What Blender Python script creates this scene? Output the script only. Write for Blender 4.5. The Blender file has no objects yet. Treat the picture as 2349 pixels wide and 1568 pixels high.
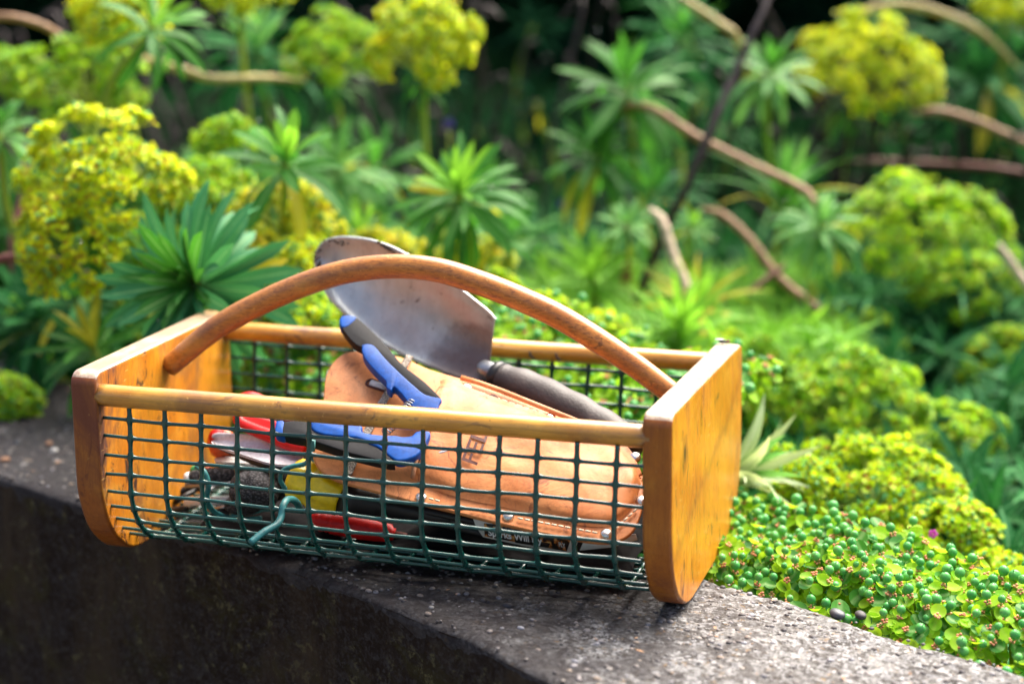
import bpy, bmesh, math, random
import numpy as np
from mathutils import Vector, Matrix, noise
from math import sin, cos, pi, radians as R

sc = bpy.context.scene
COL = sc.collection
random.seed(7)
rng = np.random.default_rng(7)

# ------------------------------------------------------------------ camera
CAM = Vector((0.3108, -1.0808, 0.3903))
_y, _p, _r = -.221, .2051, .0294
FW = Vector((sin(_y)*cos(_p), cos(_y)*cos(_p), -sin(_p)))
RT = Vector((cos(_y), -sin(_y), 0)); UP = RT.cross(FW)
RT, UP = cos(_r)*RT + sin(_r)*UP, -sin(_r)*RT + cos(_r)*UP
FPX = 3574.3                       # focal length in units of a 2349 px wide picture
cd = bpy.data.cameras.new('camera'); cam = bpy.data.objects.new('camera', cd); COL.objects.link(cam)
m = Matrix((RT, UP, -FW)).transposed().to_4x4(); m.translation = CAM
cam.matrix_world = m
cd.sensor_width = 36; cd.lens = FPX/2349*36; cd.clip_start = .05; cd.clip_end = 300
cd.dof.use_dof = True; cd.dof.focus_distance = 1.08; cd.dof.aperture_fstop = 3.0; cd.dof.aperture_blades = 0
sc.camera = cam

# ------------------------------------------------------------------ light
SUN_EL, SUN_AZ = R(58), R(25)      # azimuth measured from +Y towards +X: light comes from behind right
w = bpy.data.worlds.new('World'); sc.world = w; w.use_nodes = True
nt = w.node_tree; bg = nt.nodes['Background']
sk = nt.nodes.new('ShaderNodeTexSky'); sk.sky_type = 'NISHITA'; sk.sun_disc = False
sk.sun_elevation = SUN_EL; sk.sun_rotation = SUN_AZ; sk.dust_density = 7; sk.air_density = 1.0; sk.ozone_density = 1.0
nt.links.new(sk.outputs[0], bg.inputs[0]); bg.inputs[1].default_value = .095
sd = bpy.data.lights.new('sun', 'SUN'); sun = bpy.data.objects.new('sun', sd); COL.objects.link(sun)
sd.energy = 4.0; sd.angle = R(60); sd.color = (1, .93, .83)
sun.rotation_euler = Vector((-sin(SUN_AZ)*cos(SUN_EL), -cos(SUN_AZ)*cos(SUN_EL), -sin(SUN_EL))).to_track_quat('-Z', 'Y').to_euler()
sc.view_settings.view_transform = 'Standard'; sc.view_settings.look = 'None'
sc.view_settings.exposure = 1.72; sc.view_settings.gamma = 1; sc.view_settings.use_curve_mapping = False
sc.render.engine = 'CYCLES'
sc.cycles.max_bounces = 8; sc.cycles.transparent_max_bounces = 4; sc.cycles.use_denoising = True
sc.cycles.sample_clamp_indirect = 4

# ------------------------------------------------------------------ place finders: photo point + a plane or a distance
def ray(x, y): return FW + RT*((x-1174.5)/FPX) - UP*((y-784)/FPX)
def P(x, y, Y):
    d = ray(x, y); return CAM + d*((Y-CAM.y)/d.y)
def PD(x, y, D): return CAM + ray(x, y)*D
def PZ(x, y, z):
    d = ray(x, y); return CAM + d*((z-CAM.z)/d.z)
def ground(x, y):
    d = (y - .12 + .54*x)*.88       # distance behind the wall
    t = min(max(d/2.2, 0), 1)
    h = -.13 + .10*t*t*(3-2*t) + max(0, d-2.2)*.20
    return h + .02*noise.noise(Vector((x*3, y*3, 0)))

# ------------------------------------------------------------------ helpers
def tag(o, label=None, cat=None, group=None, kind=None):
    if label: o['label'] = label
    if cat: o['category'] = cat
    if group: o['group'] = group
    if kind: o['kind'] = kind
    return o
def empty(name, loc=(0, 0, 0)):
    o = bpy.data.objects.new(name, None); COL.objects.link(o); o.location = loc; o.empty_display_size = .01; return o
def catmull(pts, n=6):
    pts = [Vector(p) for p in pts]; q = [2*pts[0]-pts[1]] + pts + [2*pts[-1]-pts[-2]]; out = []
    for i in range(1, len(q)-2):
        a, b, c, d = q[i-1:i+3]
        for k in range(n):
            t = k/n
            out.append(.5*((2*b)+(c-a)*t+(2*a-5*b+4*c-d)*t*t+(3*b-a-3*c+d)*t**3))
    out.append(pts[-1]); return out
def lerp_list(v, n):
    out = []
    for i in range(n):
        f = i/(n-1)*(len(v)-1); k = min(int(f), len(v)-2); out.append(v[k]+(v[k+1]-v[k])*(f-k))
    return out
class MB:
    def __init__(s): s.v = []; s.f = []; s.m = []; s.uv = None
    def add(s, vs, fs, mi=0):
        o = len(s.v); s.v += [tuple(p) for p in vs]
        for f in fs: s.f.append(tuple(i+o for i in f)); s.m.append(mi)
    def tube(s, path, rad, n=8, mi=0, cap=True, flat=1.0):
        path = [Vector(p) for p in path]; L = len(path)
        if not hasattr(rad, '__len__'): rad = [rad]*L
        elif len(rad) != L: rad = lerp_list(list(rad), L)
        t0 = (path[1]-path[0]).normalized()
        nrm = t0.orthogonal().normalized(); vs = []; fs = []
        for i, p in enumerate(path):
            t = (path[min(i+1, L-1)]-path[max(i-1, 0)]).normalized()
            nrm = (nrm - t*nrm.dot(t)).normalized(); b = t.cross(nrm)
            for k in range(n):
                a = 2*pi*k/n; vs.append(p + (nrm*cos(a)+b*sin(a)*flat)*rad[i])
        for i in range(L-1):
            for k in range(n): fs.append((i*n+k, i*n+(k+1) % n, (i+1)*n+(k+1) % n, (i+1)*n+k))
        if cap: fs += [tuple(range(n-1, -1, -1)), tuple((L-1)*n+k for k in range(n))]
        s.add(vs, fs, mi); return s
    def sphere(s, c, r, nu=10, nv=7, mi=0, mat=None):
        c = Vector(c); vs = []; fs = []
        rr = Vector((r, r, r)) if not hasattr(r, '__len__') else Vector(r)
        for j in range(nv+1):
            th = pi*j/nv
            for k in range(nu):
                a = 2*pi*k/nu; q = Vector((sin(th)*cos(a)*rr.x, sin(th)*sin(a)*rr.y, cos(th)*rr.z))
                if mat: q = mat @ q
                vs.append(c+q)
        for j in range(nv):
            for k in range(nu):
                a, b = j*nu+k, j*nu+(k+1) % nu
                if j == 0: fs.append((a, a+nu, b+nu))
                elif j == nv-1: fs.append((a, a+nu, b))
                else: fs.append((a, a+nu, b+nu, b))
        s.add(vs, fs, mi); return s
    def mesh(s, name, mats, smooth=True):
        me = bpy.data.meshes.new(name); me.from_pydata(s.v, [], s.f)
        for mt in mats: me.materials.append(mt)
        me.polygons.foreach_set('material_index', s.m)
        me.polygons.foreach_set('use_smooth', [smooth]*len(s.f)); me.update(); return me
    def build(s, name, mats, parent=None, smooth=True):
        if not isinstance(mats, (list, tuple)): mats = [mats]
        return link(name, s.mesh(name, mats, smooth), parent)
def link(name, me, parent=None):
    o = bpy.data.objects.new(name, me); COL.objects.link(o)
    if parent is not None:
        o.parent = parent
        if parent.type == 'EMPTY' or True: o.matrix_parent_inverse = parent_inv(parent)
    return o
def parent_inv(p):
    mtx = Matrix.Translation(p.location) @ p.rotation_euler.to_matrix().to_4x4()
    return mtx.inverted()
def bm_obj(name, bm, mats, parent=None, smooth=True):
    me = bpy.data.meshes.new(name); bm.to_mesh(me); bm.free()
    if not isinstance(mats, (list, tuple)): mats = [mats]
    for mt in mats: me.materials.append(mt)
    me.polygons.foreach_set('use_smooth', [smooth]*len(me.polygons)); me.update()
    return link(name, me, parent)
def slab(name, pts, depth, bevel, mats, parent=None, seg=3, smooth=True):
    """pts: outline on a surface (Vectors, facing the viewer); depth: vector to the back side"""
    bm = bmesh.new(); a = [bm.verts.new(p) for p in pts]; b = [bm.verts.new(p+depth) for p in pts]
    n = len(pts); bm.faces.new(a); bm.faces.new(b[::-1])
    for i in range(n): bm.faces.new((a[i], b[i], b[(i+1) % n], a[(i+1) % n]))
    bmesh.ops.recalc_face_normals(bm, faces=bm.faces)
    if bevel:
        es = [e for e in bm.edges if (e.verts[0] in a) == (e.verts[1] in a)]
        bmesh.ops.bevel(bm, geom=es, offset=bevel, segments=seg, profile=.5, affect='EDGES', clamp_overlap=True)
    return bm_obj(name, bm, mats, parent, smooth)
def strip(name, top, bot, nu, nv, mats, parent, disp=None, thick=.001, matfn=None):
    """surface between two edge polylines (Vectors); disp(u,v)->Vector offset; given a real thickness"""
    T = lerp_list(catmull(top, 8), nu); B = lerp_list(catmull(bot, 8), nu); mb = MB(); vs = []
    for i in range(nu):
        for j in range(nv):
            v = j/(nv-1); u = i/(nu-1); p = T[i].lerp(B[i], v)
            vs.append(p + (disp(u, v) if disp else Vector()))
    nrm = []
    for i in range(nu):
        for j in range(nv):
            a = vs[min(i+1, nu-1)*nv+j]-vs[max(i-1, 0)*nv+j]; b = vs[i*nv+min(j+1, nv-1)]-vs[i*nv+max(j-1, 0)]
            n = a.cross(b); n = n.normalized() if n.length > 1e-12 else Vector((0, 1, 0))
            if n.dot(CAM-vs[i*nv+j]) < 0: n = -n
            nrm.append(n)
    back = [p - n*thick for p, n in zip(vs, nrm)]; N = nu*nv; fs = []
    for i in range(nu-1):
        for j in range(nv-1):
            a = i*nv+j; fs.append((a, a+1, a+nv+1, a+nv)); fs.append((N+a, N+a+nv, N+a+nv+1, N+a+1))
    for i in range(nu-1):
        for j in (0, nv-1): a = i*nv+j; fs.append((a, a+nv, N+a+nv, N+a))
    for j in range(nv-1):
        for i in (0, nu-1): a = i*nv+j; fs.append((a, N+a, N+a+1, a+1))
    mb.add(vs+back, fs); o = mb.build(name, mats, parent); return o

# ------------------------------------------------------------------ materials
class NT:
    def __init__(s, name, rough=.5, spec=.5, coat=0, metal=0):
        s.m = bpy.data.materials.new(name); s.m.use_nodes = True; s.t = s.m.node_tree
        s.b = s.t.nodes['Principled BSDF']; s.out = s.t.nodes['Material Output']
        s.b.inputs['Roughness'].default_value = rough; s.b.inputs['Specular IOR Level'].default_value = spec
        s.b.inputs['Coat Weight'].default_value = coat; s.b.inputs['Coat Roughness'].default_value = .15
        s.b.inputs['Metallic'].default_value = metal
    def n(s, t, **k):
        o = s.t.nodes.new('ShaderNode'+t)
        for a, v in k.items():
            if hasattr(o, a): setattr(o, a, v)
            else: o.inputs[a.replace('_', ' ')].default_value = v
        return o
    def l(s, a, b): s.t.links.new(a, b)
    def coord(s, scale=(1, 1, 1), kind='Object'):
        c = s.n('TexCoord'); mp = s.n('Mapping'); s.l(c.outputs[kind], mp.inputs[0]); mp.inputs['Scale'].default_value = scale
        return mp.outputs[0]
    def noise(s, scale, detail=5, vec=None, rough=.6, dist=0):
        o = s.n('TexNoise'); o.inputs['Scale'].default_value = scale; o.inputs['Detail'].default_value = detail
        o.inputs['Roughness'].default_value = rough; o.inputs['Distortion'].default_value = dist
        if vec is not None: s.l(vec, o.inputs['Vector'])
        return o.outputs['Fac']
    def ramp(s, fac, stops, interp='LINEAR'):
        o = s.n('ValToRGB'); cr = o.color_ramp; cr.interpolation = interp
        while len(cr.elements) < len(stops): cr.elements.new(.5)
        for e, (p, c) in zip(cr.elements, stops):
            e.position = p; e.color = (c, c, c, 1) if not hasattr(c, '__len__') else (*c, 1)
        s.l(fac, o.inputs[0]); return o.outputs[0]
    def mix(s, f, a, b, mode='MIX'):
        o = s.n('Mix', data_type='RGBA', blend_type=mode)
        for v, i in ((f, 0), (a, 6), (b, 7)):
            if hasattr(v, 'links'): s.l(v, o.inputs[i])
            else: o.inputs[i].default_value = v if i == 0 else (*v, 1)
        return o.outputs[2]
    def math(s, op, a, b=0.0):
        o = s.n('Math', operation=op)
        for v, i in ((a, 0), (b, 1)):
            if hasattr(v, 'links'): s.l(v, o.inputs[i])
            else: o.inputs[i].default_value = v
        return o.outputs[0]
    def col(s, c):
        if hasattr(c, 'links'): s.l(c, s.b.inputs['Base Color'])
        else: s.b.inputs['Base Color'].default_value = (*c, 1)
        return s
    def bump(s, h, strength=.3, dist=.001):
        o = s.n('Bump'); o.inputs['Strength'].default_value = strength; o.inputs['Distance'].default_value = dist
        s.l(h, o.inputs['Height']); s.l(o.outputs[0], s.b.inputs['Normal']); return s

def plain(name, c, rough=.4, var=.25, scale=300, **k):
    n = NT(name, rough, **k); f = n.noise(scale, 4, n.coord())
    d = tuple(x*(1-var) for x in c)
    n.col(n.mix(n.ramp(f, [(.35, 0), (.65, 1)]), d, c)); n.bump(f, .15, .0004)
    return n.m
def leaf_mat(name, c1, c2, rib, trans=.35, rough=.5, spec=.13):
    n = NT(name, rough, spec)
    oi = n.n('ObjectInfo'); at = n.n('Attribute', attribute_name='tint')
    f = n.math('FRACT', n.math('ADD', oi.outputs['Random'], at.outputs['Fac']))
    c = n.mix(f, c1, c2)
    uv = n.n('UVMap'); sp = n.n('SeparateXYZ'); n.l(uv.outputs[0], sp.inputs[0])
    d = n.math('ABSOLUTE', n.math('SUBTRACT', sp.outputs[1], .5))
    c = n.mix(n.ramp(d, [(.03, .75), (.09, 0)]), c, rib)
    c = n.mix(n.ramp(sp.outputs[0], [(0, .6), (.3, 0)]), c, rib)
    nf = n.noise(60, 3, n.coord()); c = n.mix(n.ramp(nf, [(.4, 0), (.7, .35)]), c, tuple(x*.6 for x in c1))
    n.col(c)
    tr = n.n('BsdfTranslucent'); n.l(n.mix(.5, c, (c2[0]*1.5, c2[1]*1.5, c2[2]*.8)), tr.inputs[0])
    mx = n.n('MixShader'); mx.inputs[0].default_value = trans
    n.l(n.b.outputs[0], mx.inputs[1]); n.l(tr.outputs[0], mx.inputs[2]); n.l(mx.outputs[0], n.out.inputs[0])
    return n.m
def bract_mat(name, c1, c2, trans=.45, rough=.5):
    n = NT(name, rough, .3); oi = n.n('ObjectInfo'); at = n.n('Attribute', attribute_name='tint')
    f = n.math('FRACT', n.math('ADD', oi.outputs['Random'], at.outputs['Fac']))
    c = n.mix(f, c1, c2); n.col(c)
    tr = n.n('BsdfTranslucent'); n.l(c, tr.inputs[0])
    mx = n.n('MixShader'); mx.inputs[0].default_value = trans
    n.l(n.b.outputs[0], mx.inputs[1]); n.l(tr.outputs[0], mx.inputs[2]); n.l(mx.outputs[0], n.out.inputs[0])
    return n.m

def wood(name, stretch, dark=0.0, knot=None, coat=.5, lo=(.62, .20, .010), hi=(.84, .34, .020), wear=.5, tone=(.14, .045, .014), speck=0.0):
    n = NT(name, .42, .35, coat=coat); n.b.inputs['Coat Roughness'].default_value = .28
    oc = n.coord(); g = n.coord(stretch)
    gr = n.noise(140, 6, g, .6, .3); fine = n.noise(700, 5, g, .75); soft = n.noise(16, 4, oc, .5, .4)
    c = n.mix(n.ramp(soft, [(.35, 0), (.65, 1)]), lo, hi)
    c = n.mix(n.ramp(gr, [(.38, .22), (.6, 0)]), c, tuple(x*.55 for x in lo))
    c = n.mix(n.ramp(fine, [(.40, .35+speck), (.52, 0)]), c, tuple(x*.28 for x in lo))
    big = n.noise(15, 7, n.coord(tuple(.35+.65*x for x in stretch)), .66, 1.0)      # grime and worn varnish
    c = n.mix(n.ramp(big, [(.36, wear), (.45, wear*.35), (.52, 0)]), c, (.11, .045, .035))
    st = n.noise(60, 7, n.coord(tuple(.4+.6*x for x in stretch)), .72, 1.4)
    c = n.mix(n.ramp(st, [(.35, min(1, wear*1.3)), (.41, 0)]), c, (.05, .022, .016))
    sp = n.noise(240, 4, oc, .8); c = n.mix(n.ramp(sp, [(.30, .9), (.345, 0)]), c, (.03, .014, .012))
    mp = n.n('Mapping'); n.l(n.n('TexCoord').outputs['Object'], mp.inputs[0]); mp.inputs['Rotation'].default_value = (.6, .5, .3); mp.inputs['Scale'].default_value = (1, .12, 1)
    scr = n.noise(420, 3, mp.outputs[0], .6); c = n.mix(n.ramp(scr, [(.66, 0), (.70, .5)]), c, (.95, .58, .16))
    lt = n.noise(26, 6, oc, .6, .5); c = n.mix(n.ramp(lt, [(.54, 0), (.72, .4)]), c, (.92, .48, .06))
    ge = n.n('NewGeometry'); pt = n.ramp(ge.outputs['Pointiness'], [(.515, 0), (.56, 1)])
    c = n.mix(n.math('MULTIPLY', pt, n.ramp(st, [(.40, 1), (.6, .35)])), c, (.075, .030, .02))
    if dark: c = n.mix(dark, c, tone)
    if knot:
        vm = n.n('VectorMath', operation='SUBTRACT'); n.l(oc, vm.inputs[0]); vm.inputs[1].default_value = (0, knot[1], knot[2])
        v2 = n.n('VectorMath', operation='MULTIPLY'); n.l(vm.outputs[0], v2.inputs[0]); v2.inputs[1].default_value = (0, 1.7, 1)
        ln = n.n('VectorMath', operation='LENGTH'); n.l(v2.outputs[0], ln.inputs[0])
        k = n.math('ADD', ln.outputs['Value'], n.math('MULTIPLY', n.math('SUBTRACT', st, .5), .006))
        c = n.mix(n.ramp(k, [(.0, 1), (.005, .85), (.008, .3), (.012, .4), (.016, 0)]), c, (.07, .022, .014))
        # a long old scuff running diagonally below the knot
        sx = n.n('SeparateXYZ'); n.l(vm.outputs[0], sx.inputs[0])
        d = n.math('ABSOLUTE', n.math('ADD', n.math('SUBTRACT', sx.outputs[2], n.math('MULTIPLY', sx.outputs[1], .28)), n.math('ADD', .052, n.math('MULTIPLY', n.math('SUBTRACT', big, .5), .04))))
        c = n.mix(n.ramp(d, [(.0, .55), (.003, .3), (.009, 0)]), c, (.30, .09, .02))
    n.col(c); n.bump(n.math('ADD', n.math('MULTIPLY', fine, .6), n.math('ADD', gr, n.math('MULTIPLY', scr, .5))), .22, .0005)
    n.l(n.ramp(big, [(.3, .6), (.6, .28)]), n.b.inputs['Roughness'])
    return n.m

M = {}
M['board'] = wood('varnished_board', (1, 1, .12), 0, knot=(0, -0.0830, 0.1110), wear=.6, coat=.08)
M['board2'] = wood('varnished_board_worn', (1, 1, .14), .0, wear=.95, coat=.12)
M['top'] = wood('sky_lit_board_top', (1, .1, 1), 0, lo=(.74, .50, .30), hi=(.86, .68, .50), wear=.35, coat=1)  # pale wood colour paints in the white sky sheen on the board tops
M['edge'] = wood('board_edge', (1, 1, .08), .6, wear=1, tone=(.20, .045, .008), coat=.1)
M['rail'] = wood('rail_wood', (.05, 1, 1), 0, lo=(.62, .25, .014), hi=(.84, .42, .05), wear=.5, coat=1)
M['handle'] = wood('handle_wood', (.22, 1, 1), .22, lo=(.46, .15, .020), hi=(.66, .26, .04), wear=.6, tone=(.34, .11, .03), speck=.3)
M['wire'] = plain('green_coating', (.002, .072, .058), .25, .35, 400, coat=.5)
M['wire2'] = plain('weathered_green_coating', (.03, .20, .20), .45, .5, 250)
M['teal'] = plain('dusty_green', (.05, .20, .18), .5, .4, 200)

def metal_trowel():
    n = NT('trowel_steel', .40, .5, metal=.5); oc = n.coord()
    f = n.noise(30, 6, oc, .6); sc_ = n.noise(140, 6, n.coord((1, 1, .15)), .7)
    c = n.mix(n.ramp(f, [(.35, 0), (.65, 1)]), (.44, .47, .46), (.60, .64, .63))
    c = n.mix(n.ramp(sc_, [(.35, .3), (.5, 0)]), c, (.3, .28, .27))
    br = n.noise(14, 5, oc, .6, .6); c = n.mix(n.ramp(br, [(.48, 0), (.68, .5)]), c, (.26, .20, .17))
    vm = n.n('VectorMath', operation='DISTANCE'); n.l(oc, vm.inputs[0]); vm.inputs[1].default_value = tuple(P(1085, 862, .058))
    st_ = n.math('ADD', vm.outputs['Value'], n.math('MULTIPLY', n.math('SUBTRACT', f, .5), .035)); c = n.mix(n.ramp(st_, [(.020, .9), (.036, .6), (.044, 0)]), c, (.13, .085, .075))
    d = n.noise(85, 8, oc, .75, 1.0); dirt = n.ramp(d, [(.60, 0), (.66, .85)])
    c = n.mix(dirt, c, (.09, .055, .04))
    e = n.noise(300, 3, oc, .8); sp = n.ramp(e, [(.68, 0), (.72, .8)]); c = n.mix(sp, c, (.11, .07, .05))
    n.col(c); n.l(n.ramp(dirt, [(0, .5), (1, 0)]), n.b.inputs['Metallic'])
    n.l(n.ramp(f, [(.3, .30), (.7, .46)]), n.b.inputs['Roughness']); n.bump(d, .3, .0005); return n.m
M['trowel'] = metal_trowel()
M['steel'] = plain('steel', (.40, .41, .43), .35, .3, 200, metal=.85)
M['rivet'] = plain('rivet_metal', (.72, .70, .66), .22, .2, 300, metal=.9)
M['rubber'] = plain('black_rubber', (.012, .012, .014), .6, .3, 350, spec=.2)
M['blackp'] = plain('black_plastic', (.008, .008, .010), .45, .3, 300)
M['mud'] = plain('dried_mud', (.045, .03, .022), .9, .5, 300)
def grip_mat():
    n = NT('worn_grip', .5, .4); oc = n.coord(); f = n.noise(420, 4, oc, .7); g = n.noise(28, 4, oc, .6)
    n.col(n.mix(n.ramp(g, [(.35, 0), (.7, 1)]), (.028, .022, .021), (.085, .070, .064))); n.bump(f, .6, .0008); return n.m
M['grip'] = grip_mat()
def cloth_mat(name, c, sc_=900):
    n = NT(name, .8, .25); oc = n.coord(); v = n.n('TexVoronoi'); v.inputs['Scale'].default_value = sc_; n.l(oc, v.inputs['Vector'])
    n.col(n.mix(n.ramp(v.outputs['Distance'], [(.2, 0), (.6, 1)]), tuple(min(1, x*1.7) for x in c), tuple(x*.4 for x in c)))
    n.bump(v.outputs['Distance'], .6, .001); return n.m
M['glove'] = cloth_mat('glove_mesh_cloth', (.040, .037, .040), 560)
M['dots'] = cloth_mat('dotted_grip', (.06, .06, .065), 480)
M['matteblack'] = plain('matte_black_cloth', (.010, .009, .010), .9, .4, 300, spec=.1)
M['blue'] = plain('blue_plastic', (.001, .075, .36), .45, .35, 250, spec=.25)
M['yellow'] = plain('yellow_plastic', (.92, .64, .006), .38, .2, 200, coat=.2)
M['red'] = plain('red_plastic', (.62, .010, .008), .4, .25, 250, spec=.3)
M['orange'] = plain('orange_plastic', (.80, .12, .025), .4, .25, 250)
M['white'] = plain('off_white_plastic', (.72, .70, .68), .45, .2, 250)
M['lilac'] = plain('pale_grey_scoop', (.60, .57, .62), .35, .25, 500, metal=.3)
M['strap'] = cloth_mat('elastic_strap', (.40, .34, .28), 1100)
M['green'] = plain('green_plastic', (.01, .30, .10), .35, .2, 200)
M['thread'] = plain('thread', (.80, .66, .48), .7, .2, 500)
def leather():
    n = NT('tan_leather', .5, .4); oc = n.coord(); a = n.noise(24, 6, oc, .6, .5); g = n.noise(450, 5, oc, .7)
    c = n.mix(n.ramp(a, [(.33, 0), (.68, 1)]), (.52, .155, .038), (.76, .31, .11))
    b = n.noise(50, 7, oc, .7, 1.5); c = n.mix(n.ramp(b, [(.34, .8), (.44, 0)]), c, (.20, .05, .02))
    c = n.mix(n.ramp(g, [(.25, .6), (.33, 0)]), c, (.28, .09, .03)); cr = n.noise(35, 8, oc, .75, 2.0); n.col(n.mix(n.ramp(cr, [(.47, 0), (.50, .35), (.53, 0)]), c, (.25, .07, .03))); n.bump(n.math('ADD', g, n.math('MULTIPLY', cr, 2)), .35, .0006)
    n.l(n.ramp(a, [(.3, .6), (.7, .42)]), n.b.inputs['Roughness']); return n.m
M['leather'] = leather()
M['leather_edge'] = plain('leather_edge', (.42, .20, .10), .8, .4, 400)
M['ink'] = plain('ink', (.09, .02, .014), .7, .4, 500)
M['paper'] = plain('white_card', (.78, .78, .76), .5, .1, 200)
M['card'] = plain('black_card', (.015, .012, .012), .35, .2, 300)
def sparks_mat():
    n = NT('spark_print', .35, .5); f = n.noise(260, 4, n.coord(), .6)
    n.col(n.ramp(f, [(.50, (.015, .012, .012)), (.56, (.55, .16, .02)), (.66, (.85, .55, .2))])); return n.m
M['sparks'] = sparks_mat()

def concrete(name, face=False):
    n = NT(name, .9, .08 if face else .3); oc = n.coord()
    v = n.n('TexVoronoi'); v.inputs['Scale'].default_value = 380; n.l(oc, v.inputs['Vector']); v.inputs['Randomness'].default_value = 1
    vc = n.n('SeparateColor'); n.l(v.outputs['Color'], vc.inputs[0])
    n1 = n.noise(7, 7, oc, .65, .4); n2 = n.noise(90, 8, oc, .75); n3 = n.noise(330, 5, oc, .8); n4 = n.noise(24, 7, oc, .7, .6)
    c = n.ramp(vc.outputs[0], [(0, (.03, .027, .027)), (.3, (.07, .062, .055)), (.55, (.12, .115, .115)), (.8, (.20, .20, .21)), (1, (.36, .36, .36))])
    c = n.mix(n.ramp(n3, [(.38, .9), (.50, 0)]), c, (.022, .018, .018))
    li = n.noise(34, 8, oc, .72, .8); c = n.mix(n.ramp(li, [(.52, 0), (.64, .7)]), c, n.mix(n.ramp(n3, [(.4, 0), (.6, 1)]), (.13, .13, .13), (.50, .50, .49)))        # lichen crust
    c = n.mix(n.ramp(n2, [(.5, 0), (.66, .65)]), c, (.34, .34, .34))
    gr_ = n.noise(150, 6, n.coord((1, .7, 1)), .75); c = n.mix(n.ramp(gr_, [(.38, .95), (.47, 0)]), c, (.020, .015, .013))
    c = n.mix(n.ramp(n.noise(120, 5, oc, .8), [(.60, 0), (.66, .7)]), c, (.26, .15, .04))
    # black algae heavy on the left, with the trug's shadow painted in; thin right
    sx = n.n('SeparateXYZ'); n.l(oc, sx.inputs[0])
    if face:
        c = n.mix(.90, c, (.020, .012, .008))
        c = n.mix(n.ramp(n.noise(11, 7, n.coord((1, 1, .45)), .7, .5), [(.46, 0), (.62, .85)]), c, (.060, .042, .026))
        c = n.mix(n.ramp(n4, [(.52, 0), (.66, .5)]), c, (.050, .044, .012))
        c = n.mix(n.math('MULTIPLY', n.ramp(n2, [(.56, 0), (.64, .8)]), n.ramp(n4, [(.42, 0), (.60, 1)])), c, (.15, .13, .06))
    else:
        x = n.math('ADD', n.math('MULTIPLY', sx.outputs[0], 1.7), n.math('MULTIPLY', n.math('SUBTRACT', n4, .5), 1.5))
        algae_shade = n.ramp(n.math('ADD', x, .42), [(.1, .93), (.66, .80), (.90, .04)])
        c = n.mix(algae_shade, c, (.016, .012, .014))
        c = n.mix(n.ramp(n2, [(.62, 0), (.7, .45)]), c, (.26, .26, .26))
    n.col(c); h = n.math('ADD', n2, n.math('MULTIPLY', vc.outputs[1], .4)); n.bump(h, .9, .003)
    if not face: n.l(n.ramp(n4, [(.35, .45), (.6, .85)]), n.b.inputs['Roughness'])
    return n.m
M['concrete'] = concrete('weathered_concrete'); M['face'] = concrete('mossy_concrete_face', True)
def pebble_mat():
    n = NT('pebble', .6, .4); oi = n.n('ObjectInfo'); at = n.n('Attribute', attribute_name='tint')
    c = n.ramp(at.outputs['Fac'], [(0, (.05, .045, .05)), (.35, (.16, .14, .13)), (.6, (.24, .24, .27)), (.8, (.22, .16, .11)), (1, (.26, .255, .25))])
    n.col(n.mix(n.ramp(n.noise(200, 5, n.coord(), .7), [(.35, .7), (.5, 0)]), c, (.03, .026, .028))); return n.m
M['pebble'] = pebble_mat()
def soil_mat():
    n = NT('soil', .95, .2); f = n.noise(40, 7, n.coord(), .7); n.col(n.ramp(f, [(.3, (.008, .005, .005)), (.7, (.030, .019, .016))])); n.bump(f, .8, .01); return n.m
M['soil'] = soil_mat()
M['path'] = plain('gravel_path', (.08, .07, .06), .9, .5, 60)
M['leafdark'] = leaf_mat('leaf_bluegreen', (.010, .085, .028), (.030, .17, .040), (.16, .34, .14), .25, .6, .05)
M['leafmid'] = leaf_mat('leaf_midgreen', (.022, .13, .020), (.065, .25, .025), (.24, .42, .14), .35)
M['leafblue'] = leaf_mat('leaf_fresh_bluegreen', (.022, .14, .055), (.065, .26, .095), (.20, .42, .16), .25)
M['leafpale'] = leaf_mat('leaf_pale', (.07, .25, .07), (.16, .38, .09), (.42, .56, .28), .35)
M['leafyoung'] = leaf_mat('leaf_young', (.12, .34, .03), (.22, .46, .04), (.30, .50, .12), .45)
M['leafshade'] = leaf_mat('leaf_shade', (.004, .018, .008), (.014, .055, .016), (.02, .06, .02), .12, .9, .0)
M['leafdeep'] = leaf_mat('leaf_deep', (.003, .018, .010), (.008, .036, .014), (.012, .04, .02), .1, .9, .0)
M['leafyellow'] = leaf_mat('leaf_yellow', (.50, .40, .02), (.35, .38, .03), (.6, .5, .1), .4)
M['leaflime'] = leaf_mat('leaf_lime', (.16, .42, .018), (.42, .64, .03), (.35, .55, .06), .5)
M['leafstraw'] = leaf_mat('leaf_straw', (.34, .46, .22), (.58, .64, .38), (.65, .66, .5), .4)
M['bract_y'] = bract_mat('bract_yellow', (.50, .68, .010), (.84, .84, .012))
M['bract_g'] = bract_mat('bract_green', (.24, .52, .015), (.54, .76, .02))
M['bract_o'] = bract_mat('bract_gold', (.52, .66, .012), (.82, .72, .03))
M['bract_l'] = bract_mat('bract_lime', (.34, .58, .012), (.68, .80, .02), .5)
M['nectary'] = bract_mat('nectary_brown', (.32, .05, .015), (.55, .16, .04), .1)
M['pinknect'] = bract_mat('nectary_pink', (.62, .22, .12), (.72, .38, .20), .2)
M['capsule'] = bract_mat('capsule_green', (.06, .32, .07), (.14, .44, .11), .12, .3)
M['stalk'] = bract_mat('stalk_green', (.26, .38, .04), (.38, .46, .06), .2)
M['stem_tan'] = plain('stem_tan', (.36, .19, .09), .6, .4, 120)
M['stem_pale'] = plain('stem_pale', (.66, .50, .34), .6, .45, 120)
M['stem_red'] = plain('stem_red', (.20, .055, .035), .55, .4, 120)
M['stem_dark'] = plain('stem_dark', (.028, .012, .012), .6, .4, 120)
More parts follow.
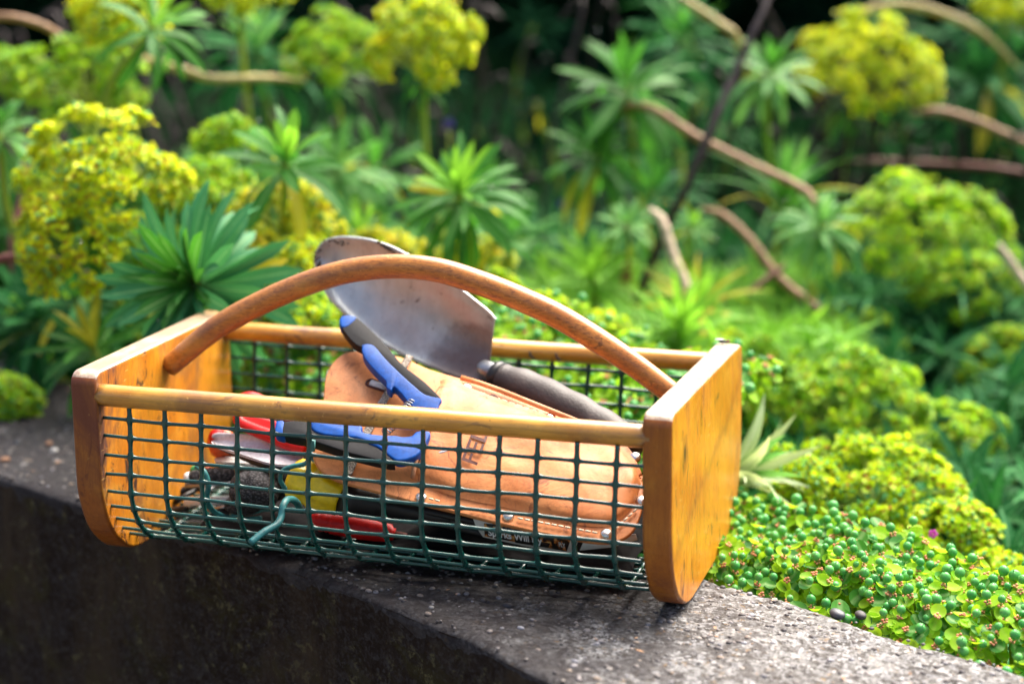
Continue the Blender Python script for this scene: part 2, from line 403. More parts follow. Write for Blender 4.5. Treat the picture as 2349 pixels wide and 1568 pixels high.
M['stem_straw'] = plain('stem_straw', (.48, .38, .12), .6, .4, 120)
M['violet'] = bract_mat('violet_petal', (.07, .04, .28), (.10, .05, .34))
M['pink'] = bract_mat('pink_petal', (.7, .12, .6), (.8, .2, .7))
def water_mat():
    n = NT('water_drop', .02, .5); n.b.inputs['Transmission Weight'].default_value = 1; n.b.inputs['IOR'].default_value = 1.33; return n.m
M['water'] = water_mat()

# ------------------------------------------------------------------ the setting: soil, wall, path in front
def sheet(name, xs, ys, zf, mat, parent=None):
    mb = MB(); n = len(ys)
    vs = [(x, y, zf(x, y)) for x in xs for y in ys]
    fs = [(i*n+j, (i+1)*n+j, (i+1)*n+j+1, i*n+j+1) for i in range(len(xs)-1) for j in range(n-1)]
    mb.add(vs, fs); return mb.build(name, mat, parent)
def spread(a, b, n): return [a+(b-a)*i/(n-1) for i in range(n)]
xs = [-90, -40, -20, -10]+spread(-6, 6, 80)+[10, 20, 40, 90]
ys = spread(-.0, 7, 70)+[10, 20, 45, 120]
def gz(x, y):
    d = (y-.12+.54*x)*.88
    if d < -.05: return -.80 if d < -.1 else -.16
    return ground(x, y) if y < 8 else ground(0, 8)
# soil in wall-aligned coordinates so that it never cuts the wall
WU = Vector((1, -.54, 0)).normalized(); WN = Vector((.54, 1, 0)).normalized(); W0 = Vector((0, .12, 0))
mb = MB(); us = [-90, -40, -20, -10]+spread(-6, 6, 90)+[10, 20, 40, 90]; ds = spread(-.03, 6, 70)+[8, 15, 40, 120]
for u in us:
    for d in ds:
        p = W0+WU*u+WN*d; mb.v.append((p.x, p.y, ground(p.x, p.y) if d < 6.5 else .75+.02*d))
n_ = len(ds)
for i in range(len(us)-1):
    for j in range(n_-1): mb.f.append((i*n_+j, (i+1)*n_+j, (i+1)*n_+j+1, i*n_+j+1)); mb.m.append(0)
tag(mb.build('soil', M['soil']), kind='structure')
mb = MB()
for u in (-90, 90):
    for d in (-90, -.15): p = W0+WU*u+WN*d; mb.v.append((p.x, p.y, -.8))
mb.f.append((0, 2, 3, 1)); mb.m.append(0)
tag(mb.build('path', M['path']), kind='structure')

wall = empty('garden_wall', (0, 0, -.8))
tag(wall, 'low weathered concrete garden wall with black algae that the wooden tool trug stands on', 'wall')
def fn(p, s, a): return noise.fractal(p*s, 1, 2, 5)*a
def near_y(x):   # the worn front arris
    pts = [(-9, 9*.5-.10), (-.60, .172), (-.387, .062), (-.2, -.018), (-.05, -.082), (.072, -.154), (.152, -.215), (.4, -.335), (9, -9*.5-.13)]
    for (a, b), (c, d) in zip(pts, pts[1:]):
        if x <= c: return b+(d-b)*(x-a)/(c-a)
def far_y(x): return .118-.54*x
def top_sheet(x0, x1, n, m_):
    mb = MB(); vs = []
    for i in range(n):
        x = x0+(x1-x0)*i/(n-1)
        ya = near_y(x)+.0035*noise.noise(Vector((x*14, 1, 3)))+.0008*noise.noise(Vector((x*60, 1, 3)))
        yb = far_y(x)+.006*noise.noise(Vector((x*16, 5, 1)))+.003*noise.noise(Vector((x*50, 5, 1)))
        for j in range(-3, m_+3):
            t = min(max(j/(m_-1), 0), 1); y = ya+(yb-ya)*t; q = Vector((x, y, 0))
            z = fn(q, 18, .0012)+fn(q, 110, .0011)-.0028
            e = min(t, 1-t)*abs(yb-ya)
            z -= .0050*math.exp(-e/.0040)*(1+.6*noise.noise(Vector((x*35, y*35, 7))))
            if j < 0: z -= .0055*(-j); y += .0012*(-j)
            if j >= m_: z -= .05*(j-m_+1)
            vs.append((x, y, z))
    k = m_+6
    fs = [(i*k+j, (i+1)*k+j, (i+1)*k+j+1, i*k+j+1) for i in range(n-1) for j in range(k-1)]
    mb.add(vs, fs); return mb, vs, k
mb, vs, k = top_sheet(-.75, .65, 640, 130)
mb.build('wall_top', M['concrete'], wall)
for a, b in ((-9, -.75), (.65, 9)):
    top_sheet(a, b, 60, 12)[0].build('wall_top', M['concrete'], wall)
# face: from just below the worn arris downwards
mb = MB(); n = 420; rows = 70; vs = []
for i in range(n):
    x = -.8+1.5*i/(n-1)
    for j in range(rows):
        z = -.0072-.80*(j/(rows-1))**1.4; y = near_y(x)+.0035*noise.noise(Vector((x*14, 1, 3)))+.0008*noise.noise(Vector((x*60, 1, 3)))
        f_ = 1-math.exp(-j/4)
        yy = far_y(x)-.236+.012
        y = y+.0003
        q = Vector((x, y, z)); y += -(fn(q, 12, .004)+fn(q, 70, .0026))*f_+.0015*f_
        vs.append((x, y, z))
mb.add(vs, [(i*rows+j, i*rows+j+1, (i+1)*rows+j+1, (i+1)*rows+j) for i in range(n-1) for j in range(rows-1)])
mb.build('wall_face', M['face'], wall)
for a, b in ((-9, -.8), (.7, 9)):
    mb = MB(); mb.add([(a, near_y(a)+.006, -.018), (b, near_y(b)+.006, -.018), (b, near_y(b)+.006, -.818), (a, near_y(a)+.006, -.818)], [(0, 3, 2, 1)])
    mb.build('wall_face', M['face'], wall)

def tinted(me, groups):
    """groups: per-vertex tint values"""
    a = me.attributes.new('tint', 'FLOAT', 'POINT'); a.data.foreach_set('value', groups)
# grit and small stones bedded in the top
mb = MB(); tv = []
rn = random.Random(3)
for i in range(3600):
    x = rn.uniform(-.65, .60); ya, yb = near_y(x), far_y(x); y = ya+.002+(yb-ya-.004)*rn.random()
    r = rn.choice([.0008, .001, .0012, .0016, .0022]) * (1.5 if rn.random() < .04 else 1)
    k0 = len(mb.v); q = Vector((x, y, 0)); z = fn(q, 18, .0012)+fn(q, 110, .0011)-.0028
    mt = Matrix.Rotation(rn.random()*6.3, 3, 'Z')
    mb.sphere((x, y, z), (r*rn.uniform(.8, 1.5), r, r*.6), 6, 4, 0, mt); tv += [rn.random()**1.8]*(len(mb.v)-k0)
o = mb.build('grit', M['pebble'], wall); tinted(o.data, tv); tag(o, kind='stuff')
def stone(px, py, r, name, label, mat, grp=None):
    p = PZ(px, py, 0); mb = MB(); mb.sphere((0, 0, 0), (r, r*.75, r*.55), 12, 9)
    mb.v = [tuple(Vector(v)*(1+.25*noise.noise(Vector(v)*140+Vector((px, 0, 0))))) for v in mb.v]
    o = mb.build(name, mat); o.location = (p.x, p.y, r*.05-.002); o.rotation_euler = (0, 0, px)
    tag(o, label, 'stone'); return o
st_m = [plain('slate_stone', (.07, .075, .09), .5, .4, 120), plain('pale_stone', (.45, .44, .43), .6, .3, 120), plain('rust_stone', (.30, .15, .08), .7, .4, 120)]
stone(1922, 1402, .0065, 'stone', 'dark slate grey stone on the wall edge right of the trug', st_m[0])
stone(1975, 1404, .0055, 'stone', 'grey stone beside the dark one on the wall edge', M['pebble'])
stone(112, 1012, .0045, 'stone', 'small orange brown stone on the dark wall top left of the trug', st_m[2])
stone(124, 1028, .0045, 'stone', 'pinkish pebble touching the orange brown one left of the trug', st_m[1])
stone(10, 1050, .005, 'stone', 'rust coloured pebble at the left edge of the wall top', st_m[2])
stone(40, 1010, .004, 'stone', 'dull grey pebble on the wall top near the left edge', st_m[0])

# ------------------------------------------------------------------ the trug
trug = empty('tool_trug', (0, 0, 0))
tag(trug, 'wooden garden trug with green wire mesh sides full of hand tools', 'tool basket')
BT = .0193
BO = {-1: dict(w=.1256, yc=-.004, H=.1431, ln=-.0024, yw=-.0351), 1: dict(w=.1267, yc=.004, H=.1456, ln=-.0033, yw=.0926)}
def bx(side, out, y, z):
    b = BO[side]; yy = (y-b['yc'])
    return side*(.197+(BT if out else 0)) + b['ln']*(z-.07)/.07 + b['yw']*yy
def outline(w, H, yc, rt=.009, rb=.068, inset=0, n=14):
    pts = []
    def arc(cy, cz, r, a0, a1, k):
        for i in range(k+1): a = a0+(a1-a0)*i/k; pts.append((cy+r*cos(a), cz+r*sin(a)))
    w -= inset; lo = inset; H -= inset; rt = max(rt-inset, .001); rb = rb-inset
    arc(yc+w-rt, H-rt, rt, 0, pi/2, 5); arc(yc-w+rt, H-rt, rt, pi/2, pi, 5)
    arc(yc-w+rb, lo+rb, rb, pi, 1.5*pi, n); arc(yc+w-rb, lo+rb, rb, 1.5*pi, 2*pi, n)
    return pts
def board(side, mat, label):
    b = BO[side]; bm = bmesh.new(); o = outline(b['w'], b['H'], b['yc'])
    def V(out, y, z): return Vector((bx(side, out, y, z), y+.0006*noise.noise(Vector((y*60, z*60, side))), z+.0008*noise.noise(Vector((y*50, z*40, side+9)))))
    A = [bm.verts.new(V(0, y, z)) for y, z in o]; B = [bm.verts.new(V(1, y, z)) for y, z in o]; n = len(o)
    bm.faces.new(A); bm.faces.new(B)
    for i in range(n):
        f = bm.faces.new((A[i], B[i], B[(i+1) % n], A[(i+1) % n])); f.material_index = 1
    bmesh.ops.recalc_face_normals(bm, faces=bm.faces)
    sA = set(A); es = [e for e in bm.edges if (e.verts[0] in sA) == (e.verts[1] in sA)]
    bmesh.ops.bevel(bm, geom=es, offset=.0022, segments=3, profile=.5, affect='EDGES')
    for f in bm.faces:
        f.material_index = 0 if abs(f.normal.x) > .8 else 1
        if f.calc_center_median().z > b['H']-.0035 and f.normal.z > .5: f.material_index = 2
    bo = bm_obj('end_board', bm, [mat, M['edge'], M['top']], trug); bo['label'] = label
    for p in bo.data.polygons: p.use_smooth = p.area < 1e-4
    return bo
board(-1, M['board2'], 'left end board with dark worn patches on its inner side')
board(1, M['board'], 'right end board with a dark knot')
def rail(sgn, label):
    L = Vector((bx(-1, 0, 0, .127)-.004, 0, 0)); mb = MB(); path = []
    y0 = BO[-1]['yc']+sgn*(BO[-1]['w']-.0078); y1 = BO[1]['yc']+sgn*(BO[1]['w']-.0078)
    for i in range(40):
        t = i/39; y = y0+(y1-y0)*t; z = .1268+(.1292-.1268)*t
        x = (bx(-1, 0, y, z)-.004)*(1-t)+(bx(1, 0, y, z)+.004)*t
        path.append(Vector((x, y+.0004*noise.noise(Vector((t*9, sgn, 0))), z+.0004*noise.noise(Vector((t*8, sgn, 4))))))
    mb.tube(path, .0078, 28); o = mb.build('rail', M['rail'], trug); o['label'] = label; return path
RF = rail(-1, 'front wooden rail'); RB = rail(1, 'back wooden rail')
hp = [(-.197, -.010, .1225), (-.161, -.008, .1535), (-.126, -.006, .175), (-.091, -.004, .192), (-.057, -.002, .204), (-.023, 0, .2095), (.010, 0, .209), (.043, 0, .2015), (.076, 0, .191), (.108, 0, .178), (.156, 0, .151), (.199, 0, .122)]
mb = MB(); hpath = catmull(hp, 8)
mb.tube(hpath, [.0080+.0010*min(1, min(i, len(hpath)-1-i)/12) for i in range(len(hpath))], 28)
mb.build('handle', M['handle'], trug)
# wire mesh: profile in (y, z)
def profile(s):
    yf = -.1212; yb = .1222; zt = .123; r = .060; zb = .0095
    segs = []
    def line(a, b): return ('l', Vector(a), Vector(b), (Vector(b)-Vector(a)).length)
    S = [line((yf, zt), (yf, zb+r)), ('a', Vector((yf+r, zb+r)), pi, r*pi/2), line((yf+r, zb), (yb-r, zb)), ('a', Vector((yb-r, zb+r)), 1.5*pi, r*pi/2), line((yb, zb+r), (yb, zt))]
    for q in S:
        L = q[3]
        if s <= L or q is S[-1]:
            t = min(s/L, 1)
            if q[0] == 'l': return q[1].lerp(q[2], t)
            a = q[2]+t*pi/2; return Vector((q[1].x+r*cos(a), q[1].y+r*sin(a)))
        s -= L
TOT = .0535+.060*pi/2+(.2434-.12)+.060*pi/2+.0535
cross = [.0125+.0133*i for i in range(int((TOT-.006)/.0133))]
wxs = [-.197+.394*(.051+.9*i/13) for i in range(14)]
def wx(x, y):   # follow the skew of the two boards
    t = (x+.197)/.394; a = bx(-1, 0, y, .07)+.197; b = bx(1, 0, y, .07)-.197; return x+a*(1-t)+b*t
for i, x in enumerate(wxs):
    path = []; rad = []; k = int(TOT/.0021)
    jx, jy = rn.uniform(-.0008, .0008), rn.uniform(-.0006, .0006)
    for j in range(k+1):
        s = TOT*j/k; q = profile(s); d = min(abs(s-c) for c in cross)
        path.append(Vector((wx(x, q.x)+jx+.0010*noise.noise(Vector((s*20, i*3.1, 0))), q.x+jy, q.y))); rad.append(.00170+.00095*math.exp(-(d/.0021)**2))
    MB().tube(path, rad, 8).build('mesh_wire', M['wire'], trug)
for i, c in enumerate(cross):
    q = profile(c); path = []; rad = []
    inw = Vector((0, 0.0, 0)); k = 190
    for j in range(k+1):
        t = j/k; x = -.197+.394*t; d = min(abs(x-a) for a in wxs)
        path.append(Vector((wx(x, q.x)+(-.001 if j == 0 else 0), q.x+.0006*noise.noise(Vector((x*30, i*2.3, 1))), q.y+.0010*noise.noise(Vector((x*22, i*3.3, 5)))))); rad.append(.00128+.00105*math.exp(-(d/.0025)**2))
    MB().tube(path, rad, 7).build('mesh_wire', M['wire'], trug)
# bare staples holding the mesh on the back rail
for t in (.66, .70):
    p = RB[int(t*39)]; mb = MB(); mb.tube(catmull([p+Vector((-.002, -.008, .001)), p+Vector((-.001, -.0092, -.002)), p+Vector((.002, -.0085, -.004))], 4), .0009, 6, 0)
    mb.build('staple', M['mud'], trug)

# ------------------------------------------------------------------ trowel
tr = empty('trowel', P(1420, 1000, .0))
tag(tr, 'steel hand trowel with a black grip, blade up behind the trug handle', 'trowel')
def YT(x): return .088+(x-735)/(1135-735)*(.052-.088)
tt = [(723, 600), (728, 575), (743, 555), (772, 545), (813, 545), (853, 551), (893, 564), (930, 582), (985, 613), (1032, 644), (1083, 684), (1120, 714), (1135, 732)]
tb = [(723, 600), (731, 630), (743, 659), (761, 688), (794, 721), (830, 752), (868, 781), (908, 805), (941, 820), (980, 838), (1017, 853), (1069, 873), (1120, 889)]
fwdn = (CAM-P(930, 700, .07)).normalized()
def TY(p, off): return P(p[0], p[1], YT(p[0])+off)
top = [TY(p, .006) for p in tt]; bot = [TY(p, -.006) for p in tb]
def dish(u, v):
    wv = 4*v*(1-v); return -fwdn*(.013*(wv**.8)*min(1, u*3.2+.25)) + Vector((0, 0, .0))
strip('blade', top, bot, 60, 30, M['trowel'], tr, dish, .0013)
# shoulder closing towards the neck
nk = P(1133, 856, .047)
mb = MB(); s0 = P(1122, 800, .060)
mb.tube(catmull([P(1098, 838, .0575), P(1108, 843, .055), P(1120, 850, .051), P(1150, 864, .045)], 6), [.002, .0066, .0074, .0080], 16)
mb.build('neck', M['steel'], tr)
ax = catmull([P(1136, 861, .046), P(1180, 880, .040), P(1240, 905, .033), P(1310, 940, .023), P(1370, 975, .014), P(1425, 1010, .005), P(1465, 1040, -.002)], 10)
L = len(ax); rad = []
for i in range(L):
    t = i/(L-1); r = .0108+.0034*min(1, t*4)+.0005*sin(t*38) if t > .05 else .0108
    rad.append(r*(1 if t < .9 else max(.15, math.sqrt(max(0, 1-((t-.9)/.1)**2)))))
MB().tube(ax, rad, 24).build('grip', M['grip'], tr)
mb = MB(); mb.tube([P(1130, 858, .0465), P(1137, 861.5, .0455), P(1149, 866, .0440)], [.0096, .0120, .0116], 24)
mb.build('collar', M['blackp'], tr)
cl = MB()
for a, r in (((878, 562), .0012), ((868, 556), .001), ((887, 567), .0013), ((895, 573), .0011), ((903, 578), .0009)):
    cl.sphere(P(a[0], a[1], YT(a[0])+.0035), (r*2.3, r, r*1.2), 8, 6)
cl.build('mud_smear', M['mud'], tr)
cl = MB()
for i in range(46):
    u = rn.random(); j = min(int(u*6), 5); a = (724+rn.uniform(-2, 14), rn.uniform(572, 618)) if rn.random() < .5 else (745+rn.uniform(0, 60), 549+rn.uniform(0, 14))
    q = TY(a, .0); cl.sphere(q+Vector((0, rn.uniform(-.004, .0), 0)), rn.uniform(.0005, .0014), 6, 4)
o = cl.build('mud_crumbs', M['mud'], tr); o['kind'] = 'stuff'

# ------------------------------------------------------------------ holster with snips
A_, B_, C_ = P(960, 1140, -.088), P(1440, 1240, -.092), P(800, 805, .018)
HN = (B_-A_).cross(C_-A_).normalized()
if HN.dot(CAM-A_) < 0: HN = -HN
def H(x, y, off=0.0):
    d = ray(x, y); return CAM + d*((A_+HN*off-CAM).dot(HN)/d.dot(HN))
hol = empty('leather_holster', H(1200, 1100))
tag(hol, 'tan leather tool holster with white stitching, rivets and stamped letters', 'tool holster')
bp = [(742, 915), (748, 862), (768, 826), (800, 807), (860, 806), (930, 822), (985, 846), (1060, 868), (1120, 886), (1200, 918), (1300, 958), (1380, 990), (1430, 1012), (1462, 1060), (1478, 1130), (1466, 1190), (1440, 1228), (1390, 1243), (1300, 1232), (1168, 1204), (1050, 1174), (960, 1152), (850, 1122), (770, 1099), (732, 1074), (716, 1035), (722, 985)]
bps = catmull([Vector((x, y, 0)) for x, y in bp+bp[:1]], 4)[:-1]
slab('back_panel', [H(v.x, v.y) for v in bps], -HN*.0034, .0009, M['leather'], hol, 2)
# pouch: bulging front
pt = [(1016, 888), (1034, 882), (1066, 897), (1136, 925), (1235, 958), (1320, 990), (1400, 1024), (1450, 1064), (1470, 1104)]
pb = [(944, 1098), (990, 1120), (1060, 1144), (1168, 1166), (1260, 1190), (1340, 1206), (1400, 1205), (1448, 1168), (1471, 1112)]
def bulge(u, v):
    h = .0140*(1-.7*u**2.5)+.001; w_ = noise.noise(Vector((u*5, v*2.2, 3)))*.0022+noise.noise(Vector((u*14, v*4, 8)))*.0007
    return HN*((h+w_)*max(0, sin(pi*v))**.42*min(1, (1-u)*9) + .0004)
strip('pouch', [H(*p) for p in pt], [H(*p) for p in pb], 56, 36, M['leather'], hol, bulge, .0026)
def pouch_pt(x, y, off=0.0006):
    # find u, v for a photo point by search on the pouch grid
    best = None
    T = PT; B = PB
    for i in range(len(T)):
        a, b = T[i], B[i]
        d = abs((b[0]-a[0])*(y-a[1])-(b[1]-a[1])*(x-a[0]))/math.hypot(b[0]-a[0], b[1]-a[1])
        if best is None or d < best[0]: best = (d, i)
    i = best[1]; u = i/(len(T)-1); a, b = T[i], B[i]
    v = ((x-a[0])*(b[0]-a[0])+(y-a[1])*(b[1]-a[1]))/((b[0]-a[0])**2+(b[1]-a[1])**2); v = min(max(v, .02), .98)
    h = .0140*(1-.7*u**2.5)+.001+noise.noise(Vector((u*5, v*2.2, 3)))*.0022+noise.noise(Vector((u*14, v*4, 8)))*.0007; h *= max(0, sin(pi*v))**.42*min(1, (1-u)*9)
    return H(x, y, h+.0004+off)
PT = [(v.x, v.y) for v in lerp_list(catmull([Vector((*p, 0)) for p in pt], 8), 120)]
PB = [(v.x, v.y) for v in lerp_list(catmull([Vector((*p, 0)) for p in pb], 8), 120)]
# frayed pale lip of the pouch and folded welt along the top
lip = [(1017, 890), (1008, 925), (992, 970), (972, 1010), (955, 1055), (946, 1095)]
mb = MB(); mb.tube([H(x, y, .0009+.0150*max(0, sin(pi*(y-886)/213))**.42) for x, y in [(v.x, v.y) for v in catmull([Vector((*p, 0)) for p in lip], 8)]], .0016, 8)
mb.build('pouch_lip', M['leather_edge'], hol)
mb = MB(); mb.tube([H(x, y-2, .003) for x, y in [(1058, 868), (1100, 880), (1150, 898), (1200, 918), (1250, 938), (1300, 958), (1345, 976)]], [.0022, .0021]*4, 8, 0, True, .8)
mb.build('welt', M['leather'], hol)
def rivet(x, y, r=.0041, off=.0015):
    c = H(x, y, off); mb = MB(); e1 = HN.orthogonal().normalized(); e2 = HN.cross(e1); vs = [c+HN*.0016]; fs = []
    for k, (rr, zz) in enumerate(((.45, .0013), (.8, .0008), (1, 0), (1, -.002))):
        for a in range(16): vs.append(c+(e1*cos(a*pi/8)+e2*sin(a*pi/8))*r*rr+HN*zz)
    for a in range(16):
        b = (a+1) % 16; fs.append((0, 1+a, 1+b))
        for k in range(3): fs.append((1+k*16+a, 1+(k+1)*16+a, 1+(k+1)*16+b, 1+k*16+b))
    mb.add(vs, fs); mb.build('rivet', M['rivet'], hol)
for x, y in ((966, 1138), (1166, 1181), (1391, 1222), (1457, 1046), (1472, 1146), (1070, 887), (1262, 956)): rivet(x, y)
def stitches(p0, p1, n, off=.0025, sag=0):
    for i in range(n):
        t = (i+.5)/n; x = p0[0]+(p1[0]-p0[0])*t; y = p0[1]+(p1[1]-p0[1])*t+sag*sin(pi*t); L = .32/n
        x0, y0 = x-(p1[0]-p0[0])*L, y-(p1[1]-p0[1])*L; x1, y1 = x+(p1[0]-p0[0])*L, y+(p1[1]-p0[1])*L
        mb = MB(); mb.tube([H(x0, y0, off-.0006), H((x0+x1)/2, (y0+y1)/2, off+.0006), H(x1, y1, off-.0006)], .00075, 6)
        mb.build('stitch', M['thread'], hol)
stitches((982, 1142), (1010, 1149), 2); stitches((1078, 1165), (1150, 1181), 5); stitches((1186, 1187), (1372, 1222), 12)
stitches((1082, 893), (1250, 950), 10, .0028); stitches((1408, 1216), (1462, 1165), 5); stitches((1452, 1010+16), (1440, 1018), 1)
# elastic strap laid across the panel, belt slots
def ribbon(name, pts, wd, mat, parent, off):
    t = []; b = []
    for i, (x, y) in enumerate(pts):
        q = H(x, y, off); a = H(*pts[max(i-1, 0)], off); c = H(*pts[min(i+1, len(pts)-1)], off); s = (c-a).cross(HN).normalized()*wd/2
        t.append(q+s); b.append(q-s)
    return strip(name, t, b, 30, 4, mat, parent, None, .0012)
ribbon('strap', [(940, 815), (925, 840), (900, 885), (872, 930), (845, 985), (818, 1040), (798, 1085)], .0058, M['strap'], hol, .0016)
for (x0, y0), (x1, y1) in (((851, 878), (886, 890)), ((838, 1026), (872, 1036))):
    mb = MB(); mb.tube([H(x0, y0, .0006), H(x1, y1, .0006)], .0026, 12, 0, True, 1); so = mb.build('belt_slot', M['white'] if y0 < 900 else M['red'], hol)
    mb = MB(); e1 = (H(x1, y1)-H(x0, y0)).normalized(); e2 = HN.cross(e1); c0, c1 = H(x0, y0, .0006), H(x1, y1, .0006); ring = []
    for a in range(25):
        th = 2*pi*a/24; cc = c1 if cos(th) > 0 else c0; ring.append(cc+(e1*cos(th)+e2*sin(th))*.0034)
    mb.tube(ring, .0010, 6, 0, False); mb.build('slot_edge', M['ink'], hol)
# stamped writing
def text_mesh(s, bold=0.0):
    c = bpy.data.curves.new('t', 'FONT'); c.body = s; c.size = 1; c.offset = bold; c.align_x = 'LEFT'; c.resolution_u = 3
    o = bpy.data.objects.new('t', c); COL.objects.link(o); bpy.context.view_layer.update()
    me = bpy.data.meshes.new_from_object(o.evaluated_get(bpy.context.evaluated_depsgraph_get()))
    vs = [tuple(v.co) for v in me.vertices]; fs = [tuple(p.vertices) for p in me.polygons]
    bpy.data.objects.remove(o); return vs, fs
def put_text(name, s, o_px, ex, ey, fn_, mat, parent, bold=.02):
    vs, fs = text_mesh(s, bold); mb = MB()
    mb.add([fn_(o_px[0]+v[0]*ex[0]+v[1]*ey[0], o_px[1]+v[0]*ex[1]+v[1]*ey[1]) for v in vs], fs)
    return mb.build(name, mat, parent, False)
put_text('stamped_letters', 'FELCO', (1092, 1070), (20, -54), (-50, -18), pouch_pt, M['ink'], hol, .014)
put_text('stamped_letters', '9', (1152, 1040), (8, -22), (-24, -9), pouch_pt, M['ink'], hol, .02)
put_text('stamped_letters', '®', (1096, 950), (6, -15), (-17, -6), pouch_pt, M['ink'], hol, .02)
put_text('stamped_letters', '®', (1150, 1012), (6, -15), (-17, -6), pouch_pt, M['ink'], hol, .02)

sn = empty('garden_snips', H(980, 930, .01))
tag(sn, 'garden snips with blue and black handles stuck in the leather holster', 'snips')
def z2(pts): return [(688.2+x*.3658, 516.2+y*.3658) for x, y in pts]
def hslab(name, pts, off, th, mat, bev=.0022, parent=None, ups=True):
    q = catmull([Vector((*p, 0)) for p in pts+pts[:1]], 3)[:-1] if ups else [Vector((*p, 0)) for p in pts]
    return slab(name, [H(v.x, v.y, off) for v in q], -HN*th, bev, mat, parent or sn, 3)
# upper handle: black back, blue front, blue tip
hslab('grip_insert', z2([(262, 560), (350, 575), (470, 680), (560, 775), (640, 870), (780, 980), (870, 1068), (880, 1090), (800, 1080), (700, 1010), (600, 915), (470, 790), (400, 770), (330, 730), (250, 620)]), .0160, .008, M['rubber'], .003)
hslab('upper_handle', z2([(390, 748), (430, 742), (470, 760), (530, 830), (620, 920), (720, 1010), (790, 1062), (884, 1084), (872, 1120), (850, 1165), (742, 1160), (690, 1120), (640, 1060), (590, 1010), (570, 1035), (540, 1010), (536, 975), (470, 910), (410, 840), (388, 790)]), .0175, .0085, M['blue'], .002)
hslab('handle_tip', z2([(245, 590), (262, 566), (310, 560), (352, 572), (350, 590), (300, 632), (262, 640), (246, 618)]), .0165, .0085, M['blue'], .003)
# lower handle
hslab('lower_handle', z2([(62, 1228), (120, 1222), (370, 1245), (385, 1290), (480, 1310), (600, 1315), (640, 1322), (700, 1316), (730, 1290), (800, 1285), (815, 1310), (780, 1380), (735, 1440), (650, 1472), (590, 1466), (500, 1395), (440, 1368), (350, 1330), (160, 1312), (80, 1280)]), .0190, .008, M['blue'], .002)
hslab('grip_insert', z2([(-100, 1228), (-20, 1222), (60, 1228), (78, 1282), (160, 1314), (350, 1334), (440, 1372), (500, 1400), (585, 1468), (560, 1484), (330, 1432), (200, 1390), (60, 1345), (-60, 1322), (-110, 1300)]), .0178, .009, M['rubber'], .003)
hslab('handle_tip', z2([(-150, 1222), (-100, 1226), (-92, 1310), (-130, 1312), (-160, 1290)]), .0175, .009, M['blue'], .003)
# spring between the handles
mb = MB(); a, b = H(948, 920, .015), H(884, 992, .013); axn = (b-a).normalized(); e1 = axn.orthogonal().normalized(); e2 = axn.cross(e1)
mb.tube([a.lerp(b, i/160)+(e1*cos(i*.55)+e2*sin(i*.55))*(.0030+.0012*sin(pi*i/160)) for i in range(161)], .00055, 6)
mb.build('spring', M['steel'], sn)
hslab('pivot', [(985, 975), (1010, 940), (1050, 960), (1060, 1010), (1010, 1040), (975, 1020)], .013, .006, M['steel'], .001)

# ------------------------------------------------------------------ the other things in the trug
def z3(x, y): return (401.4+x*.29297, 860.2+y*.29297)
def lathe_axis(mb, a, b, prof, n=20, mi=0, flute=None):
    a, b = Vector(a), Vector(b); t = (b-a); L = t.length; t = t.normalized(); e1 = t.orthogonal().normalized(); e2 = t.cross(e1)
    vs = []; fs = []
    for s, r in prof:
        for k in range(n):
            th = 2*pi*k/n; rr = r*(1+(flute(s, th) if flute else 0)); vs.append(a+t*(s*L)+(e1*cos(th)+e2*sin(th))*rr)
    for i in range(len(prof)-1):
        for k in range(n): fs.append((i*n+k, i*n+(k+1) % n, (i+1)*n+(k+1) % n, (i+1)*n+k))
    fs += [tuple(range(n-1, -1, -1)), tuple((len(prof)-1)*n+k for k in range(n))]; mb.add(vs, fs, mi)
# yellow hose-head
y_ = empty('yellow_nozzle', P(720, 1110, -.068)); tag(y_, 'yellow ribbed nozzle head on a black barrel behind the front mesh', 'nozzle')
mb = MB(); lathe_axis(mb, P(668, 1092, -.066), P(786, 1142, -.068), [(0, .008), (.02, .0125), (.10, .0150), (.35, .0156), (.37, .0148), (.45, .0148), (.47, .0156), (.70, .0150), (.98, .0135), (1, .0110)], 48, 0, lambda s, th: .05*(1 if cos(8*th) > .3 else -1)*(1 if .04 < s < .95 else 0))
mb.build('head', M['yellow'], y_)
mb = MB(); lathe_axis(mb, P(781, 1140, -.066), P(1060, 1195, -.055), [(0, .0125), (.12, .0125), (.14, .0105), (.3, .010), (.32, .008), (.8, .0065), (1, .004)], 24)
mb.build('barrel', M['blackp'], y_)
# red ribbed handle
r_ = empty('red_screwdriver', P(720, 1205, -.045)); tag(r_, 'red plastic handle with ribs lying under the yellow nozzle', 'screwdriver')
pr_ = []
for i in range(40):
    s = i/39; r = .0070+.0012*sin(s*pi); 
    if .1 < s < .3: r *= .86+.14*(1 if math.sin(s*100) > 0 else 0)
    if s < .04 or s > .97: r *= .7
    pr_.append((s, r))
mb = MB(); lathe_axis(mb, P(712, 1190, -.050), P(905, 1226, -.042), pr_, 24); mb.build('handle', M['red'], r_)
mb = MB(); mb.tube([P(903, 1225, -.042), P(1010, 1245, -.036)], .0028, 10); mb.build('shaft', M['stem_red'], r_)
# black shears body lying under the holster
b_ = empty('black_shears', P(1000, 1180, -.06)); tag(b_, 'long black shears lying beneath the leather holster', 'shears')
for p0, p1, r in (((880, 1150, -.062), (1300, 1250, -.06), .0042), ((900, 1176, -.05), (1260, 1262, -.045), .005)):
    mb = MB(); mb.tube(catmull([P(*p0), P((p0[0]+p1[0])/2, (p0[1]+p1[1])/2-8, (p0[2]+p1[2])/2), P(*p1)], 8), [r*.8, r, r*.6], 12, 0, True, .6); mb.build('arm', M['blackp'], b_)
mb = MB(); mb.sphere(P(1048, 1195, -.06), (.006, .003, .006), 12, 8); mb.build('pivot', M['blackp'], b_)
